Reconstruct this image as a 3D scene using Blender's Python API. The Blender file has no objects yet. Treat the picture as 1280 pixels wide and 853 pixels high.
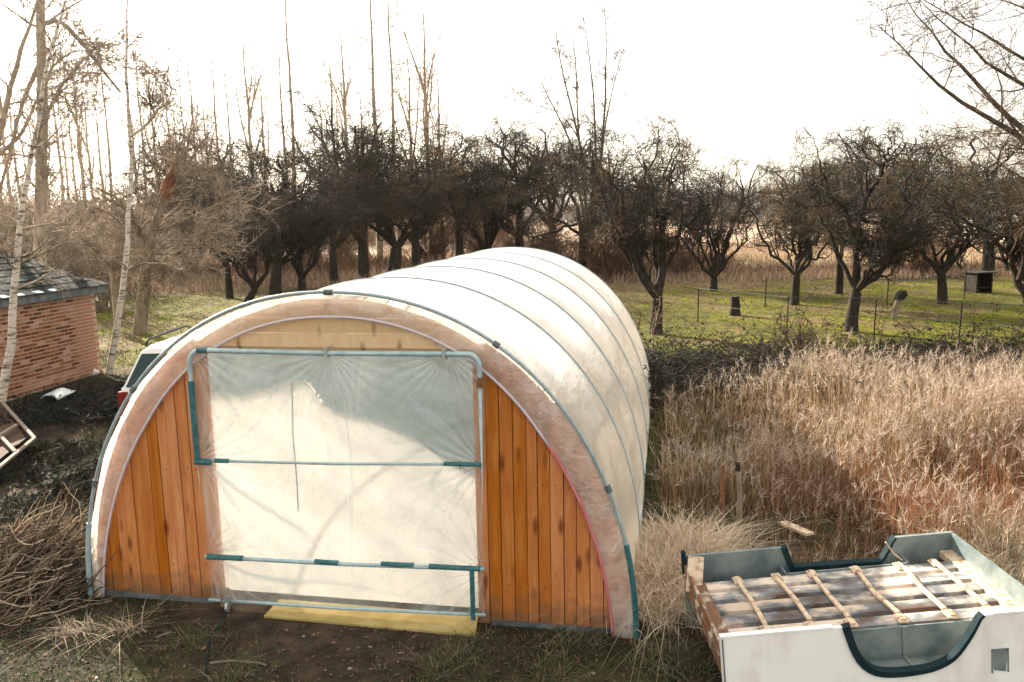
import bpy, math, numpy as np
from mathutils import Vector, Matrix
S = bpy.context.scene
COL = S.collection
# ------------------------------------------------------------------ camera
CAMH, PITCH, ROLL, FPX = 3.3, 0.1589, -0.0183, 1018.5
_F = np.array([0, math.cos(PITCH), -math.sin(PITCH)]); _U = np.array([0, math.sin(PITCH), math.cos(PITCH)]); _R = np.array([1., 0, 0])
CR = _R*math.cos(ROLL)+_U*math.sin(ROLL); CU = -_R*math.sin(ROLL)+_U*math.cos(ROLL)
cd = bpy.data.cameras.new('camera'); cam = bpy.data.objects.new('camera', cd); COL.objects.link(cam)
cam.matrix_world = Matrix(((CR[0], CU[0], -_F[0], 0), (CR[1], CU[1], -_F[1], 0), (CR[2], CU[2], -_F[2], CAMH), (0, 0, 0, 1)))
cd.sensor_width = 36; cd.lens = 36*FPX/1280; cd.clip_end = 3000; cd.clip_start = 0.05
S.camera = cam
# ------------------------------------------------------------------ world, sun, exposure
SUN_AZ, SUN_EL = -38.0, 24.0       # degrees; azimuth clockwise from +Y
EXPO = 1.8
SKYCREAM = (0.33, 0.305, 0.25)
w = bpy.data.worlds.new('World'); S.world = w; w.use_nodes = True
nt = w.node_tree; nt.nodes.clear()
sky = nt.nodes.new('ShaderNodeTexSky'); sky.sky_type = 'NISHITA'; sky.sun_disc = False
sky.sun_elevation = math.radians(SUN_EL); sky.sun_rotation = math.radians(SUN_AZ)
sky.dust_density = 4; sky.air_density = 1
bg = nt.nodes.new('ShaderNodeBackground'); bg.inputs[1].default_value = 0.05
bg2 = nt.nodes.new('ShaderNodeBackground'); bg2.inputs[0].default_value = (*SKYCREAM, 1); bg2.inputs[1].default_value = 1.0   # thin bright overcast veil
ad = nt.nodes.new('ShaderNodeAddShader'); wo = nt.nodes.new('ShaderNodeOutputWorld')
hs = nt.nodes.new('ShaderNodeHueSaturation'); hs.inputs['Saturation'].default_value = 0.6
nt.links.new(sky.outputs[0], hs.inputs['Color']); nt.links.new(hs.outputs[0], bg.inputs[0])
nt.links.new(bg.outputs[0], ad.inputs[0]); nt.links.new(bg2.outputs[0], ad.inputs[1]); nt.links.new(ad.outputs[0], wo.inputs[0])
sd = bpy.data.lights.new('sun', 'SUN'); so = bpy.data.objects.new('sun', sd); COL.objects.link(so)
sd.energy = 5.0; sd.angle = math.radians(0.5); sd.color = (1, 0.88, 0.72)
a, e = math.radians(SUN_AZ), math.radians(SUN_EL)
sdir = Vector((math.sin(a)*math.cos(e), math.cos(a)*math.cos(e), math.sin(e)))
so.rotation_euler = sdir.to_track_quat('Z', 'Y').to_euler()
so.location = (0, 0, 30)
S.view_settings.view_transform = 'Standard'; S.view_settings.look = 'None'; S.view_settings.exposure = EXPO; S.view_settings.gamma = 1
S.render.engine = 'CYCLES'; S.render.resolution_x = 1024; S.render.resolution_y = 682
S.cycles.transparent_max_bounces = 24; S.cycles.max_bounces = 8
rng = np.random.default_rng(7)
# ------------------------------------------------------------------ projection helpers (photo pixels, 1280 wide -> world points)
def ray(px, py):
    d = _F+CR*(px-640)/FPX-CU*(py-426.5)/FPX
    return d
def G(px, py, z=0.0):
    d = ray(px, py); t = (z-CAMH)/d[2]; return np.array([d[0]*t, d[1]*t, z])
def D(px, py, y):                                   # point on the ray at world depth y
    d = ray(px, py); t = y/d[1]; return np.array([d[0]*t, y, CAMH+d[2]*t])
# ------------------------------------------------------------------ materials
def mat(name, base=(.5, .5, .5), rough=.8, c2=None, scale=8, stretch=(1, 1, 1), bump=0., bscale=None, attr=None, objrand=0., coord='Object', detail=6, metal=0., c3=None, spec=.3, contrast=(.35, .65), sub=None):
    m = bpy.data.materials.new(name); m.use_nodes = True; n = m.node_tree.nodes; L = m.node_tree.links
    b = n['Principled BSDF']; b.inputs['Roughness'].default_value = rough; b.inputs['Metallic'].default_value = metal
    b.inputs['Specular IOR Level'].default_value = spec
    tc = n.new('ShaderNodeTexCoord'); mp = n.new('ShaderNodeMapping'); mp.inputs['Scale'].default_value = stretch
    if coord == 'World':
        g = n.new('ShaderNodeNewGeometry'); L.new(g.outputs['Position'], mp.inputs['Vector'])
    else: L.new(tc.outputs[coord], mp.inputs['Vector'])
    col = None
    if objrand:
        oi = n.new('ShaderNodeObjectInfo'); va = n.new('ShaderNodeVectorMath'); va.operation = 'SCALE'; 
        cb = n.new('ShaderNodeCombineXYZ'); L.new(oi.outputs['Random'], cb.inputs[0]); L.new(oi.outputs['Random'], cb.inputs[1]); L.new(oi.outputs['Random'], cb.inputs[2])
        L.new(cb.outputs[0], va.inputs[0]); va.inputs['Scale'].default_value = 37.
        vb = n.new('ShaderNodeVectorMath'); L.new(mp.outputs[0], vb.inputs[0]); L.new(va.outputs[0], vb.inputs[1]); vec = vb.outputs[0]
    else: vec = mp.outputs[0]
    if c2 is not None:
        no = n.new('ShaderNodeTexNoise'); no.inputs['Scale'].default_value = scale; no.inputs['Detail'].default_value = detail; no.inputs['Roughness'].default_value = .6
        L.new(vec, no.inputs['Vector']); cr = n.new('ShaderNodeValToRGB'); L.new(no.outputs[0], cr.inputs[0])
        cr.color_ramp.elements[0].position = contrast[0]; cr.color_ramp.elements[1].position = contrast[1]
        cr.color_ramp.elements[0].color = (*base, 1); cr.color_ramp.elements[1].color = (*c2, 1)
        if c3 is not None:
            el = cr.color_ramp.elements.new((contrast[0]+contrast[1])/2); el.color = (*c3, 1)
        col = cr.outputs[0]
    if attr:                                          # per blade / per leaf tint stored on the mesh
        at = n.new('ShaderNodeAttribute'); at.attribute_name = attr
        mx = n.new('ShaderNodeMix'); mx.data_type = 'RGBA'; mx.blend_type = 'MULTIPLY'; mx.inputs[0].default_value = 1
        if col is not None: L.new(col, mx.inputs[6])
        else: mx.inputs[6].default_value = (*base, 1)
        L.new(at.outputs['Color'], mx.inputs[7]); col = mx.outputs[2]
    if objrand:
        h = n.new('ShaderNodeHueSaturation'); mr = n.new('ShaderNodeMapRange'); mr.inputs[3].default_value = 1-objrand; mr.inputs[4].default_value = 1+objrand
        L.new(oi.outputs['Random'], mr.inputs[0]); L.new(mr.outputs[0], h.inputs['Value'])
        if col is not None: L.new(col, h.inputs['Color'])
        else: h.inputs['Color'].default_value = (*base, 1)
        mr2 = n.new('ShaderNodeMapRange'); mr2.inputs[3].default_value = 1+objrand*.5; mr2.inputs[4].default_value = 1-objrand*.5
        L.new(oi.outputs['Random'], mr2.inputs[0]); L.new(mr2.outputs[0], h.inputs['Saturation'])
        col = h.outputs[0]
    if col is not None: L.new(col, b.inputs['Base Color'])
    else: b.inputs['Base Color'].default_value = (*base, 1)
    if bump:
        nb = n.new('ShaderNodeTexNoise'); nb.inputs['Scale'].default_value = bscale or scale*3; nb.inputs['Detail'].default_value = 5
        L.new(vec, nb.inputs['Vector']); bp = n.new('ShaderNodeBump'); bp.inputs['Strength'].default_value = bump; bp.inputs['Distance'].default_value = .02
        L.new(nb.outputs[0], bp.inputs['Height']); L.new(bp.outputs[0], b.inputs['Normal'])
    if sub:                                           # thin leaves and straw let light through
        tr = n.new('ShaderNodeBsdfTranslucent'); ms = n.new('ShaderNodeMixShader'); ms.inputs[0].default_value = sub
        if col is not None: L.new(col, tr.inputs[0])
        else: tr.inputs[0].default_value = (*base, 1)
        out = n['Material Output']; L.new(b.outputs[0], ms.inputs[1]); L.new(tr.outputs[0], ms.inputs[2]); L.new(ms.outputs[0], out.inputs[0])
    return m
def film(name, color, transp, transl, gloss=.25, stretch=(1, 1, 1), scale=3, var=.25, bump=.3, tcol=None, trcol=None, dist=.8, fold=0.):
    """plastic film: transparent + translucent + diffuse, creased"""
    m = bpy.data.materials.new(name); m.use_nodes = True; n = m.node_tree.nodes; L = m.node_tree.links; n.clear()
    tc = n.new('ShaderNodeTexCoord'); mp = n.new('ShaderNodeMapping'); mp.inputs['Scale'].default_value = stretch; L.new(tc.outputs['Object'], mp.inputs[0])
    no = n.new('ShaderNodeTexNoise'); no.inputs['Scale'].default_value = scale; no.inputs['Detail'].default_value = 5; no.inputs['Distortion'].default_value = dist; L.new(mp.outputs[0], no.inputs[0])
    nb = n.new('ShaderNodeTexNoise'); nb.inputs['Scale'].default_value = scale*2.2; nb.inputs['Detail'].default_value = 4; nb.inputs['Distortion'].default_value = dist*1.8; L.new(mp.outputs[0], nb.inputs[0])
    bp = n.new('ShaderNodeBump'); bp.inputs['Strength'].default_value = bump; bp.inputs['Distance'].default_value = .03; L.new(nb.outputs[0], bp.inputs['Height'])
    df = n.new('ShaderNodeBsdfDiffuse'); df.inputs[0].default_value = (*color, 1)
    tl = n.new('ShaderNodeBsdfTranslucent'); tl.inputs[0].default_value = (*(tcol or color), 1)
    tr = n.new('ShaderNodeBsdfTransparent'); tr.inputs[0].default_value = (*(trcol or (1, 1, 1)), 1)
    gl = n.new('ShaderNodeBsdfGlossy'); gl.inputs['Roughness'].default_value = .28; gl.inputs[0].default_value = (1, 1, 1, 1)
    for x in (df, tl, gl): L.new(bp.outputs[0], x.inputs['Normal'])
    m1 = n.new('ShaderNodeMixShader'); m1.inputs[0].default_value = transl; L.new(df.outputs[0], m1.inputs[1]); L.new(tl.outputs[0], m1.inputs[2])
    m2 = n.new('ShaderNodeMixShader'); mr = n.new('ShaderNodeMapRange'); mr.inputs[1].default_value = .3; mr.inputs[2].default_value = .7
    mr.inputs[3].default_value = max(0, transp-var); mr.inputs[4].default_value = min(1, transp+var); L.new(no.outputs[0], mr.inputs[0])
    if fold:                                          # creases stored on the mesh scatter more light
        at = n.new('ShaderNodeAttribute'); at.attribute_name = 'tint'; ma = n.new('ShaderNodeMath'); ma.operation = 'MULTIPLY_ADD'; ma.inputs[1].default_value = -fold; ma.use_clamp = True
        L.new(at.outputs['Fac'], ma.inputs[0]); L.new(mr.outputs[0], ma.inputs[2]); L.new(ma.outputs[0], m2.inputs[0])
    else: L.new(mr.outputs[0], m2.inputs[0])
    L.new(m1.outputs[0], m2.inputs[1]); L.new(tr.outputs[0], m2.inputs[2])
    lw = n.new('ShaderNodeLayerWeight'); lw.inputs[0].default_value = .15
    mu = n.new('ShaderNodeMath'); mu.operation = 'MULTIPLY'; mu.inputs[1].default_value = gloss; L.new(lw.outputs['Fresnel'], mu.inputs[0]); mu.operation = 'MULTIPLY_ADD'; mu.inputs[2].default_value = .05
    m3 = n.new('ShaderNodeMixShader'); L.new(mu.outputs[0], m3.inputs[0]); L.new(m2.outputs[0], m3.inputs[1]); L.new(gl.outputs[0], m3.inputs[2])
    o = n.new('ShaderNodeOutputMaterial'); L.new(m3.outputs[0], o.inputs[0])
    return m
M = {}
M['ground'] = None
M['roof_film'] = film('roof_film', (.60, .55, .475), .20, .66, .5, (1.6, .35, 1.6), 2.6, .12, .38, tcol=(.96, .91, .83), dist=.5)
M['flap_film'] = film('flap_film', (.86, .77, .70), .56, .25, 1.4, (1, 1, 1), 6, .16, .5, trcol=(.96, .89, .84))
M['door_film'] = film('door_film', (.66, .73, .75), .74, .6, .8, (2.0, 1, .7), 1.6, .16, .2, dist=.15, fold=.6)
M['shade_film'] = film('shade_sheet', (.26, .32, .34), .05, .55, .3, (1.5, 1, .5), 2.2, .05, .5)
M['sunpatch_sheet'] = film('sunpatch_sheet', (.97, .95, .91), .02, .6, .0, (1, 1, 1), 2, .02, .0)
M['tube'] = mat('galvanised_tube', (.28, .40, .45), .42, (.42, .54, .58), 14, metal=.2, bump=.1)
M['tube_dark'] = mat('tube_grey_teal', (.24, .31, .33), .5, (.36, .43, .45), 9, metal=.2)
M['hoop_in'] = mat('pale_blue_tube', (.17, .23, .26), .5, (.24, .30, .33), 9)
M['tape'] = mat('teal_tape', (.015, .085, .10), .5, (.05, .16, .18), 20)
M['cord'] = mat('lavender_hose', (.50, .44, .50), .5, (.60, .53, .58), 6)
M['cord_red'] = mat('red_hose', (.50, .10, .13), .5, (.58, .2, .24), 6)
def plankmat(name, a, b, c):
    m = mat(name, a, .5, b, 6, (3.2, 3.2, .35), bump=.4, bscale=40, objrand=.18, c3=c, contrast=(.25, .8))
    n = m.node_tree.nodes; L = m.node_tree.links; bs = n['Principled BSDF']
    src = bs.inputs['Base Color'].links[0].from_socket
    g = n.new('ShaderNodeNewGeometry'); mp = n.new('ShaderNodeMapping'); mp.inputs['Scale'].default_value = (8, 8, 2.6) ; L.new(g.outputs['Position'], mp.inputs[0])
    v = n.new('ShaderNodeTexVoronoi'); v.inputs['Scale'].default_value = 1.; L.new(mp.outputs[0], v.inputs[0])
    r = n.new('ShaderNodeValToRGB'); r.color_ramp.elements[0].position = .08; r.color_ramp.elements[0].color = (.22, .11, .06, 1); r.color_ramp.elements[1].position = .26; r.color_ramp.elements[1].color = (1, 1, 1, 1)
    L.new(v.outputs['Distance'], r.inputs[0]); mx = n.new('ShaderNodeMix'); mx.data_type = 'RGBA'; mx.blend_type = 'MULTIPLY'; mx.inputs[0].default_value = .8
    L.new(src, mx.inputs[6]); L.new(r.outputs[0], mx.inputs[7])
    sp = n.new('ShaderNodeSeparateXYZ'); L.new(g.outputs['Position'], sp.inputs[0]); nm = n.new('ShaderNodeTexNoise'); nm.inputs['Scale'].default_value = 9; nm.inputs['Detail'].default_value = 6; L.new(g.outputs['Position'], nm.inputs[0])
    ms = n.new('ShaderNodeMath'); ms.operation = 'MULTIPLY_ADD'; ms.inputs[1].default_value = -.55; L.new(nm.outputs[0], ms.inputs[0]); L.new(sp.outputs[2], ms.inputs[2])   # mud splashed on the foot of the boards
    rm = n.new('ShaderNodeMapRange'); rm.inputs[1].default_value = -.22; rm.inputs[2].default_value = .03; rm.inputs[3].default_value = .75; rm.inputs[4].default_value = 0; L.new(ms.outputs[0], rm.inputs[0])
    m9 = n.new('ShaderNodeMix'); m9.data_type = 'RGBA'; L.new(rm.outputs[0], m9.inputs[0]); L.new(mx.outputs[2], m9.inputs[6]); m9.inputs[7].default_value = (.14, .085, .05, 1); L.new(m9.outputs[2], bs.inputs['Base Color'])
    return m
M['plank'] = plankmat('stained_larch', (.40, .12, .028), (.62, .29, .11), (.50, .175, .045))
M['plank_pale'] = plankmat('pale_spruce', (.62, .42, .24), (.70, .52, .34), (.66, .46, .28))
M['brick'] = mat('brick_red', (.23, .068, .028), .9, (.32, .13, .06), 30, objrand=.6, bump=.4)
M['mortar'] = mat('mortar', (.34, .29, .22), .95, (.44, .38, .30), 12, bump=.4)
M['slate'] = mat('slate_dark', (.004, .008, .008), .95, (.014, .020, .016), 9, objrand=.5, spec=.1)
M['fascia'] = mat('fascia_grey', (.05, .07, .08), .6, (.16, .17, .17), 5)
M['yellow'] = mat('yellow_board', (.32, .235, .08), .9, (.42, .33, .14), 7, bump=.2)
M['gelcoat'] = mat('white_panel', (.64, .60, .55), .45, (.88, .86, .83), 3.2, (1, 1, .35), spec=.5, bump=.08, contrast=(.28, .52))
M['liner'] = mat('teal_grey_liner', (.06, .10, .105), .7, (.26, .29, .28), 4, bump=.2, contrast=(.3, .75))
M['black'] = mat('black_rubber', (.006, .020, .024), .8, (.015, .03, .035), 10, spec=.1)
M['rib'] = mat('floor_rib', (.085, .05, .035), .75, (.50, .40, .32), 2.4, (1, 1.5, 1), objrand=.35, c3=(.13, .14, .15), contrast=(.38, .58), bump=.1)
M['bracket'] = mat('cream_bracket', (.16, .08, .04), .75, (.60, .49, .38), 16, c3=(.55, .42, .30), contrast=(.3, .7), bump=.15)
M['rust'] = mat('rust_sill', (.20, .085, .03), .7, (.50, .40, .30), 6, c3=(.14, .075, .05), contrast=(.38, .62), bump=.3)
M['carpaint'] = mat('white_car_paint', (.66, .66, .63), .25, spec=.6)
M['glass'] = mat('dark_teal_glass', (.003, .022, .026), .15, spec=.35)
M['redlight'] = mat('red_lens', (.20, .010, .010), .2, spec=.6)
M['darkplastic'] = mat('dark_plastic', (.015, .025, .028), .5)
M['hub'] = mat('alloy_wheel', (.3, .3, .3), .35, metal=.8)
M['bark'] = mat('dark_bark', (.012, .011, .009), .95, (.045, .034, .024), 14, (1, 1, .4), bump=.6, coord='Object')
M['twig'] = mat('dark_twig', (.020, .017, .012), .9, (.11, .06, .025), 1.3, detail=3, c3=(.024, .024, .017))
M['twig_olive'] = mat('olive_twig', (.035, .03, .018), .9, (.17, .10, .04), 1.1, detail=3, c3=(.05, .042, .024))
M['twig_hazed'] = mat('hazed_twig', (.24, .185, .13), .9, (.46, .37, .28), 2.)  # twigs lightened so the haze glow sits in their colour
M['bark_hazed'] = mat('hazed_bark', (.24, .19, .14), .9, (.42, .34, .26), 9, (1, 1, .3), bump=.4)  # bark of the same trees, haze painted into the tone
M['twig_brown'] = mat('brown_twig', (.08, .045, .028), .9, (.20, .11, .065), 1.4)
M['twig_tan'] = mat('tan_twig', (.09, .065, .04), .9, (.42, .33, .25), 2.6, contrast=(.4, .62))
M['bark_mid'] = mat('mid_bark', (.05, .045, .035), .9, (.12, .09, .065), 9, (1, 1, .3), bump=.4)
M['twig_mid'] = mat('mid_twig', (.09, .06, .045), .9, (.15, .11, .08), 1.6)
M['bark_tan'] = mat('tan_bark', (.13, .10, .065), .9, (.30, .23, .16), 9, (1, 1, .3), bump=.4)
M['birch'] = mat('birch_bark', (.55, .48, .40), .8, (.10, .07, .05), 5, (.9, .9, 4), bump=.4, contrast=(.50, .62))
M['redwood'] = mat('torn_red_wood', (.17, .06, .03), .9, (.26, .12, .07), 12, (1, 1, .2))
M['reed'] = mat('dry_reed', (.95, .95, .95), .8, attr='tint', sub=.35)
M['grass'] = mat('grass_blades', (.95, .95, .95), .8, attr='tint', sub=.3)
M['oldwood'] = mat('weathered_wood', (.16, .12, .09), .9, (.34, .28, .22), 9, (1, 1, .3), bump=.4)
M['oldwood2'] = mat('dark_rotten_board', (.04, .022, .014), .9, (.10, .05, .03), 7)
M['palewood'] = mat('pale_lath', (.17, .13, .10), .85, (.26, .21, .17), 8)
M['bluesheet'] = mat('pale_blue_sheet', (.38, .48, .50), .3, (.60, .64, .62), 4, spec=.6)
M['metal'] = mat('zinc', (.45, .47, .47), .4, metal=.7)
M['wire'] = mat('wire', (.08, .09, .09), .6)
M['whitewall'] = mat('far_white_wall', (.62, .58, .52), .8, (.66, .62, .56), 3)
M['orange'] = mat('orange_brick', (.45, .2, .1), .8, (.5, .26, .14), 3)
# ------------------------------------------------------------------ mesh helpers
def mk(name, V, F, m, parent=None, smooth=False, tint=None, loc=None):
    """V (n,3); F list of arrays (k,4)/(k,3) or list of index tuples"""
    me = bpy.data.meshes.new(name)
    V = np.asarray(V, np.float32)
    arrs = []
    if isinstance(F, np.ndarray): F = [F]
    if len(F) and not isinstance(F[0], np.ndarray):
        me.from_pydata([tuple(map(float, v)) for v in V], [], [tuple(int(i) for i in f) for f in F])
    else:
        me.vertices.add(len(V)); me.vertices.foreach_set('co', V.ravel())
        idx = np.concatenate([f.ravel() for f in F]).astype(np.int32)
        tot = np.concatenate([np.full(len(f), f.shape[1], np.int32) for f in F])
        st = np.concatenate([[0], np.cumsum(tot)[:-1]]).astype(np.int32)
        me.loops.add(len(idx)); me.loops.foreach_set('vertex_index', idx)
        me.polygons.add(len(tot)); me.polygons.foreach_set('loop_start', st)
        me.update(calc_edges=True)
    if smooth: me.polygons.foreach_set('use_smooth', np.ones(len(me.polygons), bool))
    if tint is not None:
        at = me.color_attributes.new('tint', 'FLOAT_COLOR', 'POINT')
        c = np.ones((len(V), 4), np.float32); c[:, :3] = tint; at.data.foreach_set('color', c.ravel())
    if m is not None: me.materials.append(m)
    me.update()
    o = bpy.data.objects.new(name, me); COL.objects.link(o)
    if parent is not None: o.parent = parent
    if loc is not None: o.location = loc
    return o
class MB:
    def __init__(s): s.V = []; s.F = []; s.n = 0
    def add(s, V, F):
        V = [tuple(map(float, v)) for v in V]
        s.F += [tuple(int(i)+s.n for i in f) for f in F]; s.V += V; s.n += len(V); return s
    def box(s, c, d, R=None, taper=None):
        c = np.array(c, float); d = np.array(d, float)/2
        P = np.array([[x, y, z] for z in (-1, 1) for x, y in ((-1, -1), (1, -1), (1, 1), (-1, 1))], float)*d
        if taper: P[4:, :2] *= taper
        if R is not None: P = P@np.array(R).T
        return s.add(P+c, [(3, 2, 1, 0), (4, 5, 6, 7), (0, 1, 5, 4), (1, 2, 6, 5), (2, 3, 7, 6), (3, 0, 4, 7)])
    def bar(s, a, b, w, h, up=(0, 0, 1)):
        a = np.array(a, float); b = np.array(b, float); t = b-a; L = np.linalg.norm(t); t /= L
        x = np.cross(t, up); x /= np.linalg.norm(x)+1e-9; z = np.cross(x, t)
        return s.box((a+b)/2, (w, L, h), np.stack([x, t, z], 1))
    def prism(s, poly, y0, y1):                      # poly (x,z) extruded along y
        n = len(poly); V = [(x, y0, z) for x, z in poly]+[(x, y1, z) for x, z in poly]
        F = [tuple(range(n)), tuple(range(2*n-1, n-1, -1))]+[(i, i+n, (i+1) % n+n, (i+1) % n) for i in range(n)]
        return s.add(V, F)
    def tube(s, P, r, k=8):
        V, F = tubes(np.array([P], float), np.array([np.broadcast_to(r, (len(P),))], float), k, cap=True)
        return s.add(V, [tuple(f) for A in F for f in A])
    def build(s, name, m, parent=None, smooth=False, loc=None): return mk(name, s.V, s.F, m, parent, smooth, loc=loc)
def resample(pts, n):
    pts = np.array(pts, float); s = np.r_[0, np.cumsum(np.linalg.norm(np.diff(pts, axis=0), axis=1))]
    t = np.linspace(0, s[-1], n); P = np.stack([np.interp(t, s, pts[:, i]) for i in range(3)], 1)
    P[1:-1] = (P[:-2]+2*P[1:-1]+P[2:])/4
    return P
def nrm(v): return v/(np.linalg.norm(v, axis=-1, keepdims=True)+1e-9)
def tubes(P, R, k=3, cap=False):
    """P (N,n,3), R (N,n) -> verts, [quads]"""
    N, n = R.shape
    T = np.gradient(P, axis=1); T = nrm(T)
    ref = np.zeros_like(T); mean = nrm(P[:, -1]-P[:, 0]); sel = np.abs(mean[:, 2]) > .8
    ref[:, :, 2] = 1; ref[sel] = (1, 0, 0)
    X = nrm(np.cross(T, ref)); Y = np.cross(T, X)
    an = np.linspace(0, 2*np.pi, k, endpoint=False)
    V = P[:, :, None]+R[:, :, None, None]*(X[:, :, None]*np.cos(an)[None, None, :, None]+Y[:, :, None]*np.sin(an)[None, None, :, None])
    b = (np.arange(N)[:, None, None]*n*k+np.arange(n-1)[None, :, None]*k)
    i = np.arange(k)[None, None, :]; j = (i+1) % k
    Q = np.stack([b+i, b+j, b+k+j, b+k+i], -1).reshape(-1, 4)
    F = [Q]
    if cap:
        st = np.arange(N)*n*k
        F.append((st[:, None]+np.arange(k)[::-1][None]))
        F.append((st[:, None]+(n-1)*k+np.arange(k)[None]))
    return V.reshape(-1, 3), F
def ribbons(P, W, side):
    """flat blades: P (N,n,3), W (N,n) half widths, side (N,3)"""
    N, n = W.shape
    A = P-side[:, None]*W[..., None]; B = P+side[:, None]*W[..., None]
    V = np.stack([A, B], 2).reshape(-1, 3)
    b = (np.arange(N)[:, None]*n*2+np.arange(n-1)[None]*2)
    return V, [np.stack([b, b+1, b+3, b+2], -1).reshape(-1, 4)]
def join(parts):
    V = []; F3 = []; n = 0
    for v, fs in parts:
        V.append(v)
        for f in fs: F3.append(f+n)
        n += len(v)
    return np.concatenate(V), F3
def tag(o, label=None, cat=None, group=None, kind=None):
    if label: o['label'] = label
    if cat: o['category'] = cat
    if group: o['group'] = group
    if kind: o['kind'] = kind
    return o
def empty(name, loc=(0, 0, 0), rz=0., **k):
    o = bpy.data.objects.new(name, None); COL.objects.link(o); o.location = loc; o.rotation_euler = (0, 0, rz); o.empty_display_size = .2
    return tag(o, **k)
def wav(x, y, seed, f0=1., octs=4, n=5):
    r = np.random.default_rng(seed); s = 0*x
    for o in range(octs):
        for i in range(n):
            an = r.uniform(0, 2*np.pi); f = f0*2**o*r.uniform(.7, 1.4)
            s = s+np.sin(x*np.cos(an)*f+y*np.sin(an)*f+r.uniform(0, 6.3))/(2**o)/n
    return s
def sstep(x, a, b):
    t = np.clip((x-a)/(b-a), 0, 1); return t*t*(3-2*t)
# ------------------------------------------------------------------ ground
def hgt(x, y):
    x = np.asarray(x, float); y = np.asarray(y, float)
    z = .035*wav(x, y, 3, 1.1)+.05*wav(x, y, 4, .25, 2)*sstep(y, 10, 25)*2
    z = z+.28*np.exp(-((x+6.9)/1.5)**2-((y-13.2)/1.6)**2)+.14*np.exp(-((x+4.6)/.8)**2-((y-9.6)/.6)**2)
    z = z-.35*np.exp(-((y-15.2-.12*x)/1.2)**2)*sstep(x, 2.5, 5)
    z = z+.5*sstep(y, 60, 120)*wav(x, y, 8, .03, 2)
    flat = np.exp(-(np.maximum(np.abs(x)-3, 0)/1.)**2-(np.maximum(np.abs(y-8)-5, 0)/1.)**2)
    return z*(1-.75*flat)
def axis(lo, hi, d, far, g=1.12):
    c = list(np.arange(lo, hi, d)); a = c[-1]; s = d
    while a < far: s *= g; a += s; c.append(a)
    b = c[0]; s = d; l = []
    while b > -far: s *= g; b -= s; l.append(b)
    return np.array(l[::-1]+c)
gx = axis(-13, 14, .12, 900); gy = np.array([v for v in axis(2, 36, .12, 1500) if v > -80])
X, Y = np.meshgrid(gx, gy); Z = hgt(X, Y)
def ground_colour(X, Y):
    n1 = wav(X, Y, 21, .9, 4); n2 = wav(X, Y, 22, 2.5, 3); n3 = wav(X, Y, 23, .3, 3)
    soil = np.array([.030, .022, .016]); green = np.array([.032, .040, .012]); straw = np.array([.20, .15, .095])
    litter = np.array([.095, .068, .045]); moss = np.array([.12, .125, .010]); pale = np.array([.42, .32, .24]); dark = np.array([.022, .022, .018])
    def mixc(c, d, t): return c*(1-t[..., None])+d*t[..., None]
    c = np.broadcast_to(soil, X.shape+(3,)).copy()
    c = mixc(c, green, sstep(n1+.25*np.sign(-X-2)*0, -.05, .35))
    c = mixc(c, litter, sstep(n2, .15, .5)*.6)
    path = np.exp(-((X+1.2+.15*n1)/1.5)**2)*sstep(-Y, -6.6, -5.9); c = mixc(c, np.array([.05, .036, .027]), path*.8)
    lf = sstep(-X, 2.6, 3.2)*sstep(-Y, -14, -9); c = mixc(c, np.array([.04, .036, .024]), lf*.6)
    rd = sstep(X, 2.2, 2.9)*sstep(Y, 6.5, 7.2)*sstep(-Y, -14.5, -13.5); c = mixc(c, np.array([.06, .036, .022]), rd)
    ditch = np.exp(-((Y-15.4-.12*X)/1.6)**2)*sstep(X, 1, 3); c = mixc(c, dark, ditch)
    md = sstep(Y, 16.5, 19)*sstep(-Y+3*n3, -39, -33)*(.55+.45*sstep(n1+n3, -.5, .3)); md = np.clip(md, 0, 1)
    c = mixc(c, moss, md); c = mixc(c, np.array([.13, .095, .05]), md*sstep(n2+n1+.6*n3, .0, .4)*.85)  # brown leaf mottles that also paint in the meadow's shadow contrast
    scrub = sstep(Y+3*n3, 33, 40); c = mixc(c, np.array([.22, .15, .09]), scrub)
    f1 = sstep(Y, 42, 47)*sstep(-Y, -60, -54); c = mixc(c, np.array([.36, .36, .17]), f1*.85)
    far = sstep(Y, 60, 70); c = mixc(c, pale, far)
    return c
gc = ground_colour(X, Y)
ny, nx = X.shape; ii = (np.arange(ny-1)[:, None]*nx+np.arange(nx-1)[None]).ravel()
M['ground'] = mat('soil_and_turf', (.35, .35, .35), .95, (1.55, 1.5, 1.45), 5, bump=.9, bscale=22, attr='tint', coord='World', contrast=(.3, .7), spec=.1)
g = mk('ground', np.stack([X, Y, Z], -1).reshape(-1, 3), np.stack([ii, ii+1, ii+nx+1, ii+nx], -1), M['ground'], smooth=True, tint=gc.reshape(-1, 3))
tag(g, kind='structure')
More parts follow.
